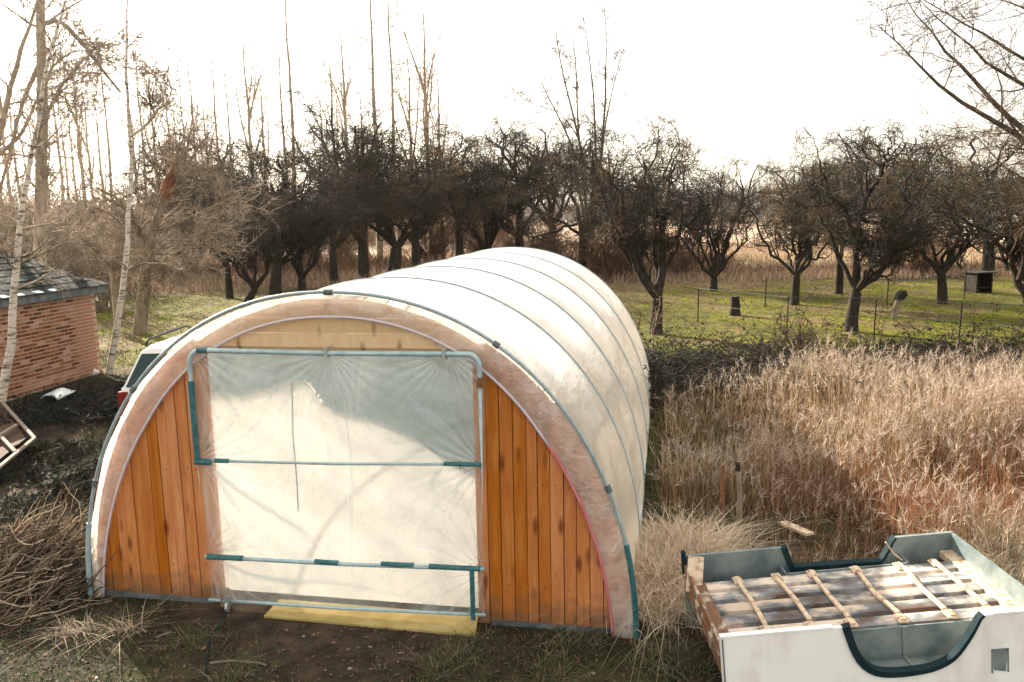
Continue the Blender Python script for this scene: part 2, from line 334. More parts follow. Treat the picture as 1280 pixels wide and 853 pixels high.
# ------------------------------------------------------------------ polytunnel
PSI, TX, TY, TW, TH, TL = .1879, -1.414, 6.338, 2.36, 2.68, 7.7
def TP(x, y, z): c, s = math.cos(PSI), math.sin(PSI); return np.array([TX+x*c+y*s, TY-x*s+y*c, z])
def TI(px, py, yl=0.):                              # photo pixel -> tunnel-local point on the plane y = yl
    o = np.array([0, 0, CAMH]); d = ray(px, py); n = TP(0, 1, 0)-TP(0, 0, 0); p0 = TP(0, yl, 0)
    t = ((p0-o)@n)/(d@n); P = o+d*t-np.array([TX, TY, 0]); c, s = math.cos(PSI), math.sin(PSI)
    return np.array([P[0]*c-P[1]*s, P[0]*s+P[1]*c, P[2]])
tun = empty('polytunnel', (TX, TY, 0), -PSI, label='long arched polytunnel greenhouse under creamy white film with timber front', cat='polytunnel')
def arcp(t, dw=0., dh=0.):                          # t in 0..1 left to right
    th = np.pi*(1-t); e = .94
    c = np.cos(th); s = np.sin(th)
    return (TW+dw)*np.sign(c)*np.abs(c)**e, (TH+dh)*np.abs(s)**e
def arcz(x, dw=0., dh=0.):
    x = min(abs(x)/(TW+dw), 1.); c = x**(1/.94); return (TH+dh)*math.sqrt(max(0, 1-c*c))**.94
# film cover, sagging between hoops and creased
nu, nv = 150, 170; tt = np.linspace(0, 1, nu); vv = np.linspace(0, 1, nv)
Tt, Vv = np.meshgrid(tt, vv); ax_, az_ = arcp(Tt)
bay = TL/5; yy = Vv*TL; sag = np.abs(np.sin(np.pi*yy/bay))
amp = .028+.022*np.sin(np.pi*Tt)
cre = .0028*np.sin(Tt*260+yy*3+4*np.sin(yy*1.7))*sag**.5*sstep(np.sin(Tt*7+yy*2), -.2, .8)+.010*wav(Tt*16+yy*2.2, yy*1.6, 31, 1.6, 3)*sag+.007*wav(Tt*50-yy*5, yy*.8, 33, 1., 2)*sag
rr = 1-(sag**1.2*amp-cre)/2.5
yo = yy-.012+ .012*np.sin(Tt*70)*(Vv < .001)
Vt = np.stack([ax_*rr, yo, az_*rr], -1).reshape(-1, 3)
ii = (np.arange(nv-1)[:, None]*nu+np.arange(nu-1)[None]).ravel()
mk('film_cover', Vt, np.stack([ii, ii+nu, ii+nu+1, ii+1], -1), M['roof_film'], tun, True)
ts = np.linspace(0, 1, 60)
for k in range(6):
    x, z = arcp(ts, -.006 if k else .02, -.006 if k else .02); r = .016 if k else .0145
    MB().tube(np.stack([x, 0*x+k*bay-(0.03 if k == 0 else 0), z], -1), r, 8).build('hoop', M['hoop_in'] if k else M['tube_dark'], tun, True)
for s in (-1, 1):
    MB().bar((s*(TW-.03), .05, .04), (s*(TW-.03), TL-.02, .04), .05, .08).build('base_rail', M['tube_dark'], tun)
# timber front: vertical planks at both sides of the door, horizontal ones above it
def vplank(x0, x1, ycen, name='plank', m=None, zb=.05):
    xs = np.linspace(x0, x1, 4); top = [(x, max(zb+.02, arcz(x, -.03, -.03))) for x in xs[::-1]]
    return MB().prism([(x0, zb), (x1, zb)]+top, ycen-.011, ycen+.011).build(name, m or M['plank'], tun)
r9 = np.random.default_rng(5)
for sgn in (-1, 1):
    x = 1.225
    while x < 2.30:
        wd = r9.choice([.085, .098, .105]); x1 = min(x+wd, 2.32)
        a_, b_ = sorted((sgn*x, sgn*(x1-.006)))
        vplank(a_, b_, .03+r9.uniform(-.007, .007)); x = x1
    xs = np.linspace(sgn*1.225, sgn*2.32, 14); xs.sort(); MB().prism([(xs[0], .06), (xs[-1], .06)]+[(a, max(.08, arcz(a, -.05, -.05))) for a in xs[::-1]], .0455, .0495).build('gap_light_block', M['bark'], tun)  # added dark sheet, stops the bright interior showing through plank gaps
    MB().bar((sgn*1.225, .03, .02), (sgn*2.33, .03, .02), .03, .055).build('sill_strip', M['fascia'], tun)
    MB().box((sgn*1.17, .035, 1.12), (.09, .05, 2.2)).build('door_jamb', M['plank'], tun)
z = 2.255
for hh in (.115, .12, .12, .07):
    z1 = min(z+hh, TH-.035)
    if z1 <= z: break
    hw = lambda zz: min(1.222, (TW-.03)*max(0, 1-(zz/(TH-.03))**2)**.5)
    MB().prism([(-hw(z), z), (hw(z), z), (hw(z1-.004), z1-.004), (-hw(z1-.004), z1-.004)], .018, .04).build('plank', M['plank_pale'], tun); z = z1
MB().box((0, .07, 2.24), (2.44, .06, .10)).build('lintel', M['plank_pale'], tun)
for sgn in (-1, 1):                                  # battens behind planks
    for zz in (.35, 1.2): MB().box((sgn*1.64, .068, zz), (.82, .03, .09)).build('batten', M['plank_pale'], tun)
nh = MB()
for sgn in (-1, 1):
    for zz in (.35, 1.2):
        for i in range(10):
            xx_ = sgn*(1.27+.098*i+r9.uniform(-.008, .008))
            if arcz(xx_, -.06, -.06) > zz+.05 and abs(xx_) < 2.18: nh.box((xx_, .0165, zz+r9.uniform(-.02, .02)), (.010, .004, .010))
o = nh.build('nail_heads', M['wire'], tun); o['kind'] = 'stuff'
# wrinkled film flap folded over the edge of the timber
n1, n2 = 220, 14; t1 = np.linspace(0, 1, n1); q = np.linspace(0, 1, n2)
T1, Q = np.meshgrid(t1, q, indexing='ij')
xo, zo = arcp(T1, .0, .0)
def innerc(t):
    s = np.sin(np.pi*t); x, z = arcp(t, -(.10+.15*np.clip(s*1.6, 0, 1))-.06*(t > .5)*(1-s), -.175)
    return x, z
xi, zi = innerc(T1)
fx = xo*(1-Q)+xi*Q; fz = zo*(1-Q)+zi*Q
fy = -.014-.018*np.sin(np.pi*Q)-(.014*wav(T1*70, Q*3+T1*20, 41, 1., 3)+.012*np.abs(wav(T1*45+Q*2.5, Q*1.5, 42, 1.3, 2)))*np.sin(np.pi*Q)
ii = (np.arange(n1-1)[:, None]*n2+np.arange(n2-1)[None]).ravel()
mk('film_flap', np.stack([fx, fy, fz], -1).reshape(-1, 3), np.stack([ii, ii+1, ii+n2+1, ii+n2], -1), M['flap_film'], tun, True)
tA = np.linspace(.0, .62, 60); x, z = innerc(tA); MB().tube(np.stack([x, 0*x-.02, np.maximum(z, .0)], -1), .011, 6).build('edge_hose', M['cord'], tun, True)
tA = np.linspace(.62, .80, 14); x, z = innerc(tA); MB().tube(np.stack([x, 0*x-.02, z], -1), .011, 6).build('edge_hose', M['cord'], tun, True)
tA = np.linspace(.80, 1, 24); x, z = innerc(tA); o = MB().tube(np.stack([x, 0*x-.02, z], -1), .011, 6).build('edge_hose', M['cord_red'], tun, True); o['label'] = 'faded red length of hose edging the film at lower right'
for t_ in (.12, .24, .5, .68, .86):       # tape clips on the front hoop
    x, z = arcp(np.array([t_-.0035, t_+.0035]), .02, .02); MB().tube(np.stack([x, 0*x-.03, z], -1), .025, 8).build('hoop_clip', M['fascia'], tun)
for sgn in (-1, 1):
    z0_, z1_ = (.05, .75)
    t_ = np.linspace(.002, .075, 6) if sgn < 0 else 1-np.linspace(.002, .085, 6)
    x, z = arcp(t_, .02, .02); MB().tube(np.stack([x, 0*x-.03, z], -1), .022, 8).build('hoop_sleeve', M['tape'] if sgn > 0 else M['tube'], tun)
# far gable film
x, z = arcp(np.linspace(0, 1, 40), -.01, -.01)
mk('rear_film', [(0, TL-.03, .6)]+[(a, TL-.03, b) for a, b in zip(x, z)], [(0, i+1, i+2) for i in range(39)]+[(0, 40, 1)], M['roof_film'], tun)
# ridge pole inside
MB().tube([(0, .05, TH-.07), (0, TL-.05, TH-.07)], .018, 8).build('ridge_tube', M['tube'], tun, True)
# ---- the door
door = empty('door', (0, 0, 0)); door.parent = tun
DL, DR, DT = -1.205, 1.2, 2.235; yd = -.075
def corner(cx, cz, r, a0, a1, n=7): return [(cx+r*math.cos(a), yd, cz+r*math.sin(a)) for a in np.linspace(a0, a1, n)]
path = [(DL, yd, 0.01), (DL, yd, 1.0)]+corner(DL+.11, DT-.11, .11, math.pi, math.pi/2)+[(0, yd, DT-.01)]+corner(DR-.09, DT-.09, .09, math.pi/2, 0)+[(DR, yd, 1.0), (DR, yd, -.03)]
MB().tube(path, .021, 10).build('door_frame', M['tube'], door, True)
def rail(zl, zr, r=.015, y=yd-.0): return MB().tube([(DL, y, zl), ((DL+DR)/2, y, (zl+zr)/2-.012), (DR, y, zr)], r, 8).build('rail', M['tube'], door, True)
ZR = (1.31, 1.375, .47, .52, .085, .135)
rail(ZR[0], ZR[1], .012); rail(ZR[2], ZR[3], .017); rail(ZR[4], ZR[5], .014)
def band(xa, za, xb, zb, r): return MB().tube([(xa, yd, za), ((xa+xb)/2, yd-.002, (za+zb)/2), (xb, yd, zb)], r, 8).build('tape_wrap', M['tape'], door)
band(DL, 1.98, DL, 1.30, .0245); band(DL+.16, ZR[0]+.006, DL+.28, ZR[0]+.008, .019); band(DL-.02, 1.30, DL+.12, 1.30, .028)
band(DL+.02, .472, DL+.34, .478, .024); band(.90, 1.368, DR, 1.374, .018); band(-.22, .492, -.02, .492, .021)
band(.35, .51, .62, .513, .021); band(.75, .515, DR-.03, .52, .022); band(DL+.08, DT+.0, DL+.17, DT, .0245)
MB().box((.0, 0, 0), (.035, .02, .42)).build('latch_bar', M['tape'], door, loc=(DR-.10, yd-.01, .30))
for x_ in (-.02, .93): MB().box((x_, yd, DT), (.03, .06, .08)).build('clip', M['metal'], door)
MB().tube([(DR, yd-.003, 1.98), (DR, yd-.003, 2.06)], .026, 8).build('rust_joint', M['rust'], door)
MB().tube([(DL-.055, -.03, 1.95), (DL-.06, -.03, 1.7), (DL-.03, -.03, 1.45)], .006, 6).build('hanging_strap', M['tube'], door)
# door film with pull wrinkles fanning from clips and corners
n1, n2 = 260, 240; U, W_ = np.meshgrid(np.linspace(0, 1, n1), np.linspace(0, 1, n2))
xx = DL+.012+(DR-DL-.024)*U; zb_ = .075+.05*U; zz = zb_+(DT-.012-zb_)*W_
wr = 0*xx; fo = 0*xx
for cx, cz, k in ((DL, DT, 26), (-.02, DT, 30), (.93, DT, 30), (DL, 1.3, 22), (DR, 1.37, 24), (DL, .47, 20), (DR, .5, 20)):
    an = np.arctan2(zz-cz, xx-cx); dd = np.hypot(xx-cx, zz-cz); sv = np.sin(an*k+3*np.sin(dd*4)+cx*5); wr += .007*sv*np.exp(-dd/.35); fo += np.clip(sv, 0, 1)**5*np.exp(-dd/.42)*.9
wr += .006*wav(xx*3, zz*6, 51, 1.2, 3)
for (xa, za, xb, zb2, wd, am) in ((.12, 2.2, .10, .1, .010, .6), (-1.15, 1.98, .9, 1.93, .008, .35), (-1.1, 1.25, -.1, .55, .025, .8), (-.95, .35, .9, .22, .02, .5), (-1.1, .42, -.2, .22, .02, .8), (-1.1, 2.2, -.75, 1.6, .02, .6), (.35, 2.15, 1.1, 1.5, .02, .5), (.6, 1.9, 1.15, 1.42, .03, .6), (-.6, 2.18, -.9, 1.75, .02, .5), (-.25, 2.2, -.5, 1.85, .02, .5), (.9, 1.38, .75, 1.1, .02, .6), (1.1, 1.36, .95, 1.0, .02, .6), (-1.1, 1.28, -.8, .8, .02, .6)):
    L_ = math.hypot(xb-xa, zb2-za); ux, uz = (xb-xa)/L_, (zb2-za)/L_; t_ = (xx-xa)*ux+(zz-za)*uz; s2 = -(xx-xa)*uz+(zz-za)*ux+.02*np.sin(t_*5)
    fo += am*np.exp(-(s2/wd)**2)*sstep(t_, 0, .15)*(1-sstep(t_, L_*.6, L_))
ii = (np.arange(n2-1)[:, None]*n1+np.arange(n1-1)[None]).ravel()
mk('door_film', np.stack([xx, yd+.02+wr, zz], -1).reshape(-1, 3), np.stack([ii, ii+1, ii+n1+1, ii+n1], -1), M['door_film'], door, True, tint=np.repeat(np.clip(fo, 0, 1).reshape(-1, 1), 3, 1))
# added white sheet behind it, shaped as the bright sunlit part of the door
edge = [(262, 492), (300, 493), (330, 485), (350, 479), (365, 474), (378, 477), (390, 492), (400, 508), (425, 517), (460, 524), (490, 536), (520, 552), (548, 572), (575, 588), (602, 596)]
ex = []; ez = []
for px, py in edge: p = TI(px, py, .0); ex.append(p[0]); ez.append(p[2])
xs = np.linspace(ex[0]-.04, 1.13, 90); tops = np.interp(xs, ex, ez)+.006*np.sin(xs*23)
qq = np.linspace(0, 1, 40); XX, QQ = np.meshgrid(xs, qq); ZZ = .11+(tops[None]-.11)*QQ
YY = .045+.010*wav(XX*4, ZZ*2, 61, 1.3, 3)+.03*(1-QQ)
ii = (np.arange(39)[:, None]*90+np.arange(89)[None]).ravel()
mk('sunpatch_sheet', np.stack([XX, YY, ZZ], -1).reshape(-1, 3), np.stack([ii, ii+1, ii+91, ii+90], -1), M['sunpatch_sheet'], door, True)
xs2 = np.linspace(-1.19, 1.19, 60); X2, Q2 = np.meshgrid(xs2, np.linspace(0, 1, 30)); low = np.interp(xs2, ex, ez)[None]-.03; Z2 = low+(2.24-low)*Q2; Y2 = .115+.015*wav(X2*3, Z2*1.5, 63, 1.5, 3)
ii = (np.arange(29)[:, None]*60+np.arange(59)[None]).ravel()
mk('shade_sheet', np.stack([X2, Y2, Z2], -1).reshape(-1, 3), np.stack([ii, ii+1, ii+61, ii+60], -1), M['shade_film'], tun, True)  # added sheet, its grey stands in for the shaded interior up there
MB().tube([TI(365, 478, -.02), TI(366, 540, -.02), TI(371, 600, -.02), TI(373, 640, -.02)], .006, 5).build('pull_cord', M['tube_dark'], door)
# door threshold pieces (things of their own)
a, b, c, d_ = G(350, 752), G(598, 772), G(594, 797), G(330, 773)
th = mk('threshold_board', [tuple(p+[0, 0, dz]) for dz in (.002, .022) for p in (a, b, c, d_)], [(3, 2, 1, 0), (4, 5, 6, 7), (0, 1, 5, 4), (1, 2, 6, 5), (2, 3, 7, 6), (3, 0, 4, 7)], M['yellow'])
tag(th, 'flat mustard yellow board lying on the soil under the polytunnel door', 'board')
p = G(283, 764); cs = empty('door_caster', tuple(p), 0, label='small wooden block with zinc caster under the left corner of the door', cat='caster')
MB().box((-.01, .03, .11), (.07, .05, .15)).build('block', M['oldwood'], cs)
MB().tube([(.01, -.02, .05), (.03, -.02, .05)], .045, 12).build('wheel', M['metal'], cs); MB().box((.02, -.02, .11), (.035, .04, .08)).build('fork', M['metal'], cs)
# ------------------------------------------------------------------ upturned pickup bed
RZ, BL, BW, TILT = .62, 2.106, 1.2637, .0835
org = np.array([1.3421, 4.8172, -.029]); ang = -.0172; ca, sa = math.cos(ang), math.sin(ang); Lb = BL
bed = empty('pickup_bed', tuple(org), label='upturned pickup truck cargo bed with white side and ribbed underside, lying in reeds', cat='truck bed')
bed.rotation_euler = (0, -TILT, ang)
BM = np.array([[ca*math.cos(TILT), -sa, -ca*math.sin(TILT)], [sa*math.cos(TILT), ca, -sa*math.sin(TILT)], [math.sin(TILT), 0, math.cos(TILT)]])
def bed_ray(px, py, ax_i, val):                     # photo pixel -> bed-local point where local axis ax_i equals val
    o = (np.array([0, 0, CAMH])-org)@BM; d = ray(px, py)@BM; t = (val-o[ax_i])/d[ax_i]; return o+d*t
def bedx(px, py, yl, zl=None):
    q = bed_ray(px, py, 1, yl); return q[0], q[2]
def side_panel(y0, y1, cut, name, m, inner=None):
    # outline with U cut-out open at the top; local x,z
    poly = [(0, -.02), (Lb, -.2), (Lb, RZ)]+cut[::-1]+[(0, RZ)]
    n = len(poly)
    import bmesh
    bm = bmesh.new(); vs = [bm.verts.new((x, y0, z)) for x, z in poly]; f = bm.faces.new(vs)
    r = bmesh.ops.extrude_face_region(bm, geom=[f]); bmesh.ops.translate(bm, vec=(0, y1-y0, 0), verts=[v for v in r['geom'] if isinstance(v, bmesh.types.BMVert)])
    bmesh.ops.triangulate(bm, faces=[f for f in bm.faces if len(f.verts) > 4]); bmesh.ops.recalc_face_normals(bm, faces=bm.faces)
    me = bpy.data.meshes.new(name); bm.to_mesh(me); bm.free(); me.materials.append(m); o = bpy.data.objects.new(name, me); COL.objects.link(o); o.parent = bed; return o
ncut_px = [(1053, 784), (1060, 805), (1068, 824), (1080, 838), (1098, 846), (1130, 845), (1165, 839), (1190, 828), (1204, 812), (1218, 790), (1230, 765)]
ncut = [bedx(px, py, 0) for px, py in ncut_px]; _q = resample([(x, 0, z) for x, z in ncut], 26); ncut = [(x, z) for x, _, z in _q]; ncut[0] = (ncut[0][0], RZ); ncut[-1] = (ncut[-1][0], RZ)
fcut = [(x+.0, max(z, .425)) for x, z in ncut]
side_panel(0, .03, ncut, 'near_side_panel', M['gelcoat'])
for xa, xb in ((.0, ncut[0][0]-.06), (ncut[-1][0]+.05, Lb)): MB().box(((xa+xb)/2, .016, RZ+.004), (xb-xa, .042, .012)).build('rim_lip', M['gelcoat'], bed)
MB().box((.012, -.003, RZ/2), (.008, .006, RZ-.02)).build('panel_seam', M['fascia'], bed)
side_panel(BW-.03, BW, fcut, 'far_side_panel', M['liner'])
def trim(cut, y, name, wdt=.05, dep=.05):
    P = np.array([(x, y, z) for x, z in cut]); T = np.gradient(P, axis=0); T = nrm(T); N_ = np.stack([-T[:, 2], 0*T[:, 0], T[:, 0]], -1)
    V = []; n = len(P)
    for i in range(n):
        q = P[i]; w2 = wdt*(1.25-.9*i/n)
        V += [q+[0, -dep/2, 0]-N_[i]*.004, q+[0, dep/2, 0]-N_[i]*.004, q+[0, dep/2, 0]+N_[i]*w2, q+[0, -dep/2, 0]+N_[i]*w2*.8]
    F = [(4*i+a, 4*i+(a+1) % 4, 4*i+4+(a+1) % 4, 4*i+4+a) for i in range(n-1) for a in range(4)]+[(0, 1, 2, 3), (4*n-1, 4*n-2, 4*n-3, 4*n-4)]
    return mk(name, V, F, M['black'], bed)
trim(ncut, .012, 'wheel_arch_trim', .046, .05); trim(fcut, BW-.02, 'wheel_arch_trim', .04, .06)
DZ = RZ-.15; y0_, y1_ = .22, BW-.17
x0c, x1c = ncut[0][0]-.02, ncut[-1][0]+.03
# wheel housings (inside faces) below the deck
zc = min(z for x, z in ncut)-.01
for (ya, yb, s_) in ((.03, .22, 1), (BW-.17, BW-.03, -1)):
    m_ = MB(); yi = yb if s_ > 0 else ya
    m_.box(((x0c+x1c)/2, yi-s_*.006, (DZ+zc)/2), (x1c-x0c, .012, DZ-zc)); m_.box(((x0c+x1c)/2, (ya+yb)/2, zc-.006), (x1c-x0c, yb-ya, .012))
    for xx_ in (x0c, x1c): m_.box((xx_, (ya+yb)/2, (DZ+zc)/2), (.012, yb-ya, DZ-zc+.02))
    m_.box(((x0c+x1c)/2+.03, yi-s_*.018, (DZ+zc)/2), (.03, .014, DZ-zc)); m_.box(((x0c+x1c)/2+.03, (ya+yb)/2, zc+.006), (.02, yb-ya, .012))
    m_.build('wheel_housing', M['liner'], bed)
# deck: five pressed ribs lengthwise with grooves between
MB().box((Lb/2, (y0_+y1_)/2, DZ-.045), (Lb-.08, y1_-y0_, .012)).build('floor_pan', M['black'], bed)
nr = 5; st_ = (y1_-y0_)/nr
for i in range(nr):
    yc = y0_+st_*(i+.5); w_ = st_*.66/2
    prof = [(-w_-.012, -.035), (-w_, 0), (w_, 0), (w_+.012, -.035)]
    V = [(x, yc+a, DZ+b) for x in (.12, Lb-.12) for a, b in prof]
    mk('floor_rib', V, [(0, 1, 5, 4), (1, 2, 6, 5), (2, 3, 7, 6), (0, 3, 2, 1), (4, 5, 6, 7)], M['rib'], bed)
for i, (px, py) in enumerate([(943, 760), (996, 756), (1042, 750), (1101, 744), (1158, 738), (1203, 732)]):
    xc = bed_ray(px, py, 2, DZ+.02)[0]
    m_ = MB(); rb = np.random.default_rng(i+40); j1, j2, j3 = rb.uniform(-.03, .03, 3); ym = (y0_+y1_)/2
    m_.bar((xc+j1*.5, y0_+.12, DZ+.022), (xc+j2, ym, DZ+.018), .032, .024); m_.bar((xc+j2, ym, DZ+.019), (xc-j1*.5, y1_-.1, DZ+.023), .030, .024)
    for ye in (y0_+.07, y1_-.06): m_.box((xc, ye, DZ+.010), (.07, .11, .016)); m_.box((xc, ye, DZ+.022), (.04, .08, .016))
    o = m_.build('cross_member', M['bracket'], bed)
    bv = o.modifiers.new('bevel', 'BEVEL'); bv.width = .006; bv.segments = 2
# end sills and end walls
MB().box((.055, BW/2, DZ-.01), (.13, BW-.08, .05)).box((.012, BW/2, DZ-.02), (.02, BW-.062, .22)).build('rusty_end_sill', M['rust'], bed)
MB().box((Lb-.06, BW/2, DZ-.01), (.12, BW-.08, .05)).build('end_sill', M['bracket'], bed)
MB().box((Lb-.012, BW/2, RZ/2+.0), (.024, BW-.062, RZ-.01)).build('head_board', M['liner'], bed)
MB().box((.006, BW-.02, RZ-.06), (.03, .05, .2)).build('corner_post', M['black'], bed)
MB().bar((.02, BW-.30, RZ-.17), (.10, BW-.05, RZ-.0), .012, .12, up=(1, 0, 0)).build('bent_flange', M['bracket'], bed)
MB().tube([(x1c-.12, BW-.05, RZ-.02), (x1c-.06, BW-.06, RZ-.12), (x1c-.02, BW-.12, DZ)], .007, 5).build('brace_strap', M['bracket'], bed)
fx_, fz_ = bedx(1250, 826, 0); 
fr = MB(); 
for s_ in (-1, 1): fr.box((fx_+s_*.05, -.002, fz_), (.008, .006, .16))
fr.box((fx_, -.002, fz_+.08), (.108, .006, .008)).build('filler_recess', M['liner'], bed); mk('filler_flap', [(fx_-.045, -.003, fz_+.075), (fx_+.045, -.003, fz_+.075), (fx_+.035, -.003, fz_-.075), (fx_-.04, -.003, fz_-.06)], [(0, 3, 2, 1)], M['liner'], bed)
# ------------------------------------------------------------------ estate car beside the tunnel
P = D(150, 505, 11.0); car = empty('parked_car', (P[0]+.86, 11.0, 0), .02, label='white estate car parked behind the left side of the polytunnel', cat='car')
# stations: y, halfwidth low, halfwidth belt, z bottom, z belt, halfwidth roof, z roof
stn = [(0.0, .80, .82, .32, .93, .78, .95), (.06, .84, .85, .28, .97, .80, 1.05), (.42, .86, .86, .26, .98, .69, 1.46), (.8, .87, .87, .24, .98, .70, 1.50), (2.2, .87, .87, .24, .96, .70, 1.48), (2.7, .87, .87, .24, .95, .66, 1.38), (3.35, .86, .86, .25, .93, .74, .96), (4.1, .84, .82, .28, .84, .60, .86), (4.35, .74, .72, .34, .66, .5, .68)]
V = []
for (y, a_, b_, z0, zb2, c_, zr) in stn:
    half = [(a_*.9, z0), (a_, z0+.12), (b_, (z0+zb2)/2), (b_-.01, zb2), (c_, zr-.05), (c_*.8, zr)]
    ring = half+[(-x, z) for x, z in half[::-1]]; V += [(x, y, z) for x, z in ring]
k_ = 12; F = [(i*k_+j, i*k_+(j+1) % k_, (i+1)*k_+(j+1) % k_, (i+1)*k_+j) for i in range(len(stn)-1) for j in range(k_)]+[tuple(range(k_))[::-1], tuple(range((len(stn)-1)*k_, len(stn)*k_))]
o = mk('body', V, F, M['carpaint'], car); 
mk('rear_window', [(-.76, .012, .99), (.76, .012, .99), (.64, .335, 1.40), (-.64, .335, 1.40)], [(0, 1, 2, 3)], M['glass'], car)
for s_ in (-1, 1):
    for ya, yb in ((.55, 1.25), (1.33, 2.15), (2.2, 2.72)):
        mk('side_window', [(s_*.868, ya-.12, 1.0), (s_*.868, yb+.1, 1.0), (s_*.73, yb, 1.42), (s_*.73, ya, 1.42)], [(0, 1, 2, 3) if s_ > 0 else (3, 2, 1, 0)], M['glass'], car)
    MB().tube([(s_*.64, .5, 1.50), (s_*.65, .62, 1.56), (s_*.66, 2.1, 1.55), (s_*.65, 2.25, 1.50)], .018, 8).build('roof_rail', M['darkplastic'], car, True)
    tl = MB().prism([(s_*.87, .62), (s_*.70, .62), (s_*.73, .93), (s_*.86, .93)], -.02, .05).build('tail_light', M['redlight'], car)
    MB().box((s_*.80, -.022, .78), (.13, .006, .02)).build('light_divider', M['darkplastic'], tl)
MB().box((0, -.03, .57), (1.66, .12, .07)).build('bumper_strip', M['carpaint'], car); MB().box((0, -.01, .43), (1.70, .14, .22)).build('bumper', M['darkplastic'], car)
MB().box((0, -.015, .76), (.52, .02, .12)).build('number_plate', M['whitewall'], car)
for s_ in (-1, 1):
    for yw in (.75, 3.45):
        t_ = MB().tube([(s_*.70, yw, .31), (s_*.88, yw, .31)], .31, 20).build('tyre', M['darkplastic'], car); MB().tube([(s_*.86, yw, .31), (s_*.89, yw, .31)], .19, 14).build('rim', M['hub'], t_)
# ------------------------------------------------------------------ brick shed
c0 = G(128, 466); sh_x, sh_y = c0[0], c0[1]
shed = empty('brick_shed', (sh_x, sh_y, 0), -.17, label='low red brick shed with dark slate roof at the left edge', cat='shed')
WHT = 1.78; LEN = 6.0
wl = MB().box((-.1065, -LEN/2, WHT/2-.02), (.2, LEN-.02, WHT+.3)).box((-1.9, -.12, WHT/2), (3.4, .2, WHT+.3)).build('wall', M['mortar'], shed)
bl, bh = .225, .072; r5 = np.random.default_rng(9)
bm_ = bpy.data.meshes.new('brick'); t_ = MB().box((0, 0, 0), (.03, bl-.020, bh-.021)); bm_.from_pydata(t_.V, [], t_.F); bm_.materials.append(M['brick'])
rest = MB(); cnt = 0; cand = []
for ci in range(int(WHT/bh)):
    for bi in range(int(LEN/bl)):
        y = -(bi+.5+(.5 if ci % 2 else 0))*bl+.0
        if y < -LEN+.1: continue
        cand.append((abs(y)+0*ci, y, .02+(ci+.5)*bh))
cand.sort(); vis = [c for c in cand if c[0] < 3.6]; rest_l = [c for c in cand if c[0] >= 3.6]
sel = vis[-300:]; rest_l += vis[:-300]
for _, y, z in sel:
    o = bpy.data.objects.new('brick', bm_); COL.objects.link(o); o.parent = wl; o.location = (-.013+r5.uniform(-.003, .003), y+r5.uniform(-.003, .003), z)
for _, y, z in rest_l: rest.box((-.013+r5.uniform(-.003, .003), y, z), (.03, bl-.020, bh-.021))
o = rest.build('brick', M['brick'], wl); o['kind'] = 'stuff'
# roof, slates, fascia
rf = MB(); pitch = math.atan2(.68, 2.3); Rr = np.array([[math.cos(pitch), 0, math.sin(pitch)], [0, 1, 0], [-math.sin(pitch), 0, math.cos(pitch)]])
ex_, ez_ = .16, WHT+.10
def RP(u, y, w_=0): return (ex_-u*math.cos(pitch)-w_*-math.sin(pitch)*1, y, ez_+u*math.sin(pitch)+w_*math.cos(pitch))
V = [RP(u, y, w_) for w_ in (-.05, 0) for u, y in ((0, .2), (2.5, .2), (2.5, -LEN-.2), (0, -LEN-.2))]
roof = mk('roof', V, [(0, 1, 2, 3), (7, 6, 5, 4), (0, 4, 5, 1), (1, 5, 6, 2), (2, 6, 7, 3), (3, 7, 4, 0)], M['fascia'], shed)
sm = bpy.data.meshes.new('slate'); t_ = MB().box((0, 0, 0), (.46, .29, .014)); sm.from_pydata(t_.V, [], t_.F); sm.materials.append(M['slate'])
nsl = 0
for i in range(7):
    for j in range(21):
        y = .1-(j+.5*(i % 2))*.30; o = bpy.data.objects.new('slate', sm); COL.objects.link(o); o.parent = roof
        o.location = RP(.17+i*.36, y, .022+r5.uniform(0, .008)); o.rotation_euler = (r5.uniform(-.03, .03), pitch-.04+r5.uniform(-.01, .02), r5.uniform(-.03, .03)); nsl += 1
MB().box((ex_-.01, -LEN/2, ez_-.075), (.03, LEN+.4, .14)).build('fascia', M['fascia'], shed)
for i in range(9):
    MB().box((ex_-.03, -.1-i*.42, ez_+.035+.002*i), (.12, .16+.05*(i % 3), .012), Rr).build('eave_glint', M['bluesheet'], roof)  # added pale pieces, painting the bright glints along the eave
MB().tube([(ex_-2.5*math.cos(pitch), .2, ez_+2.5*math.sin(pitch)), (ex_-2.5*math.cos(pitch), -LEN, ez_+2.5*math.sin(pitch))], .07, 8).build('ridge_cap', M['slate'], roof)
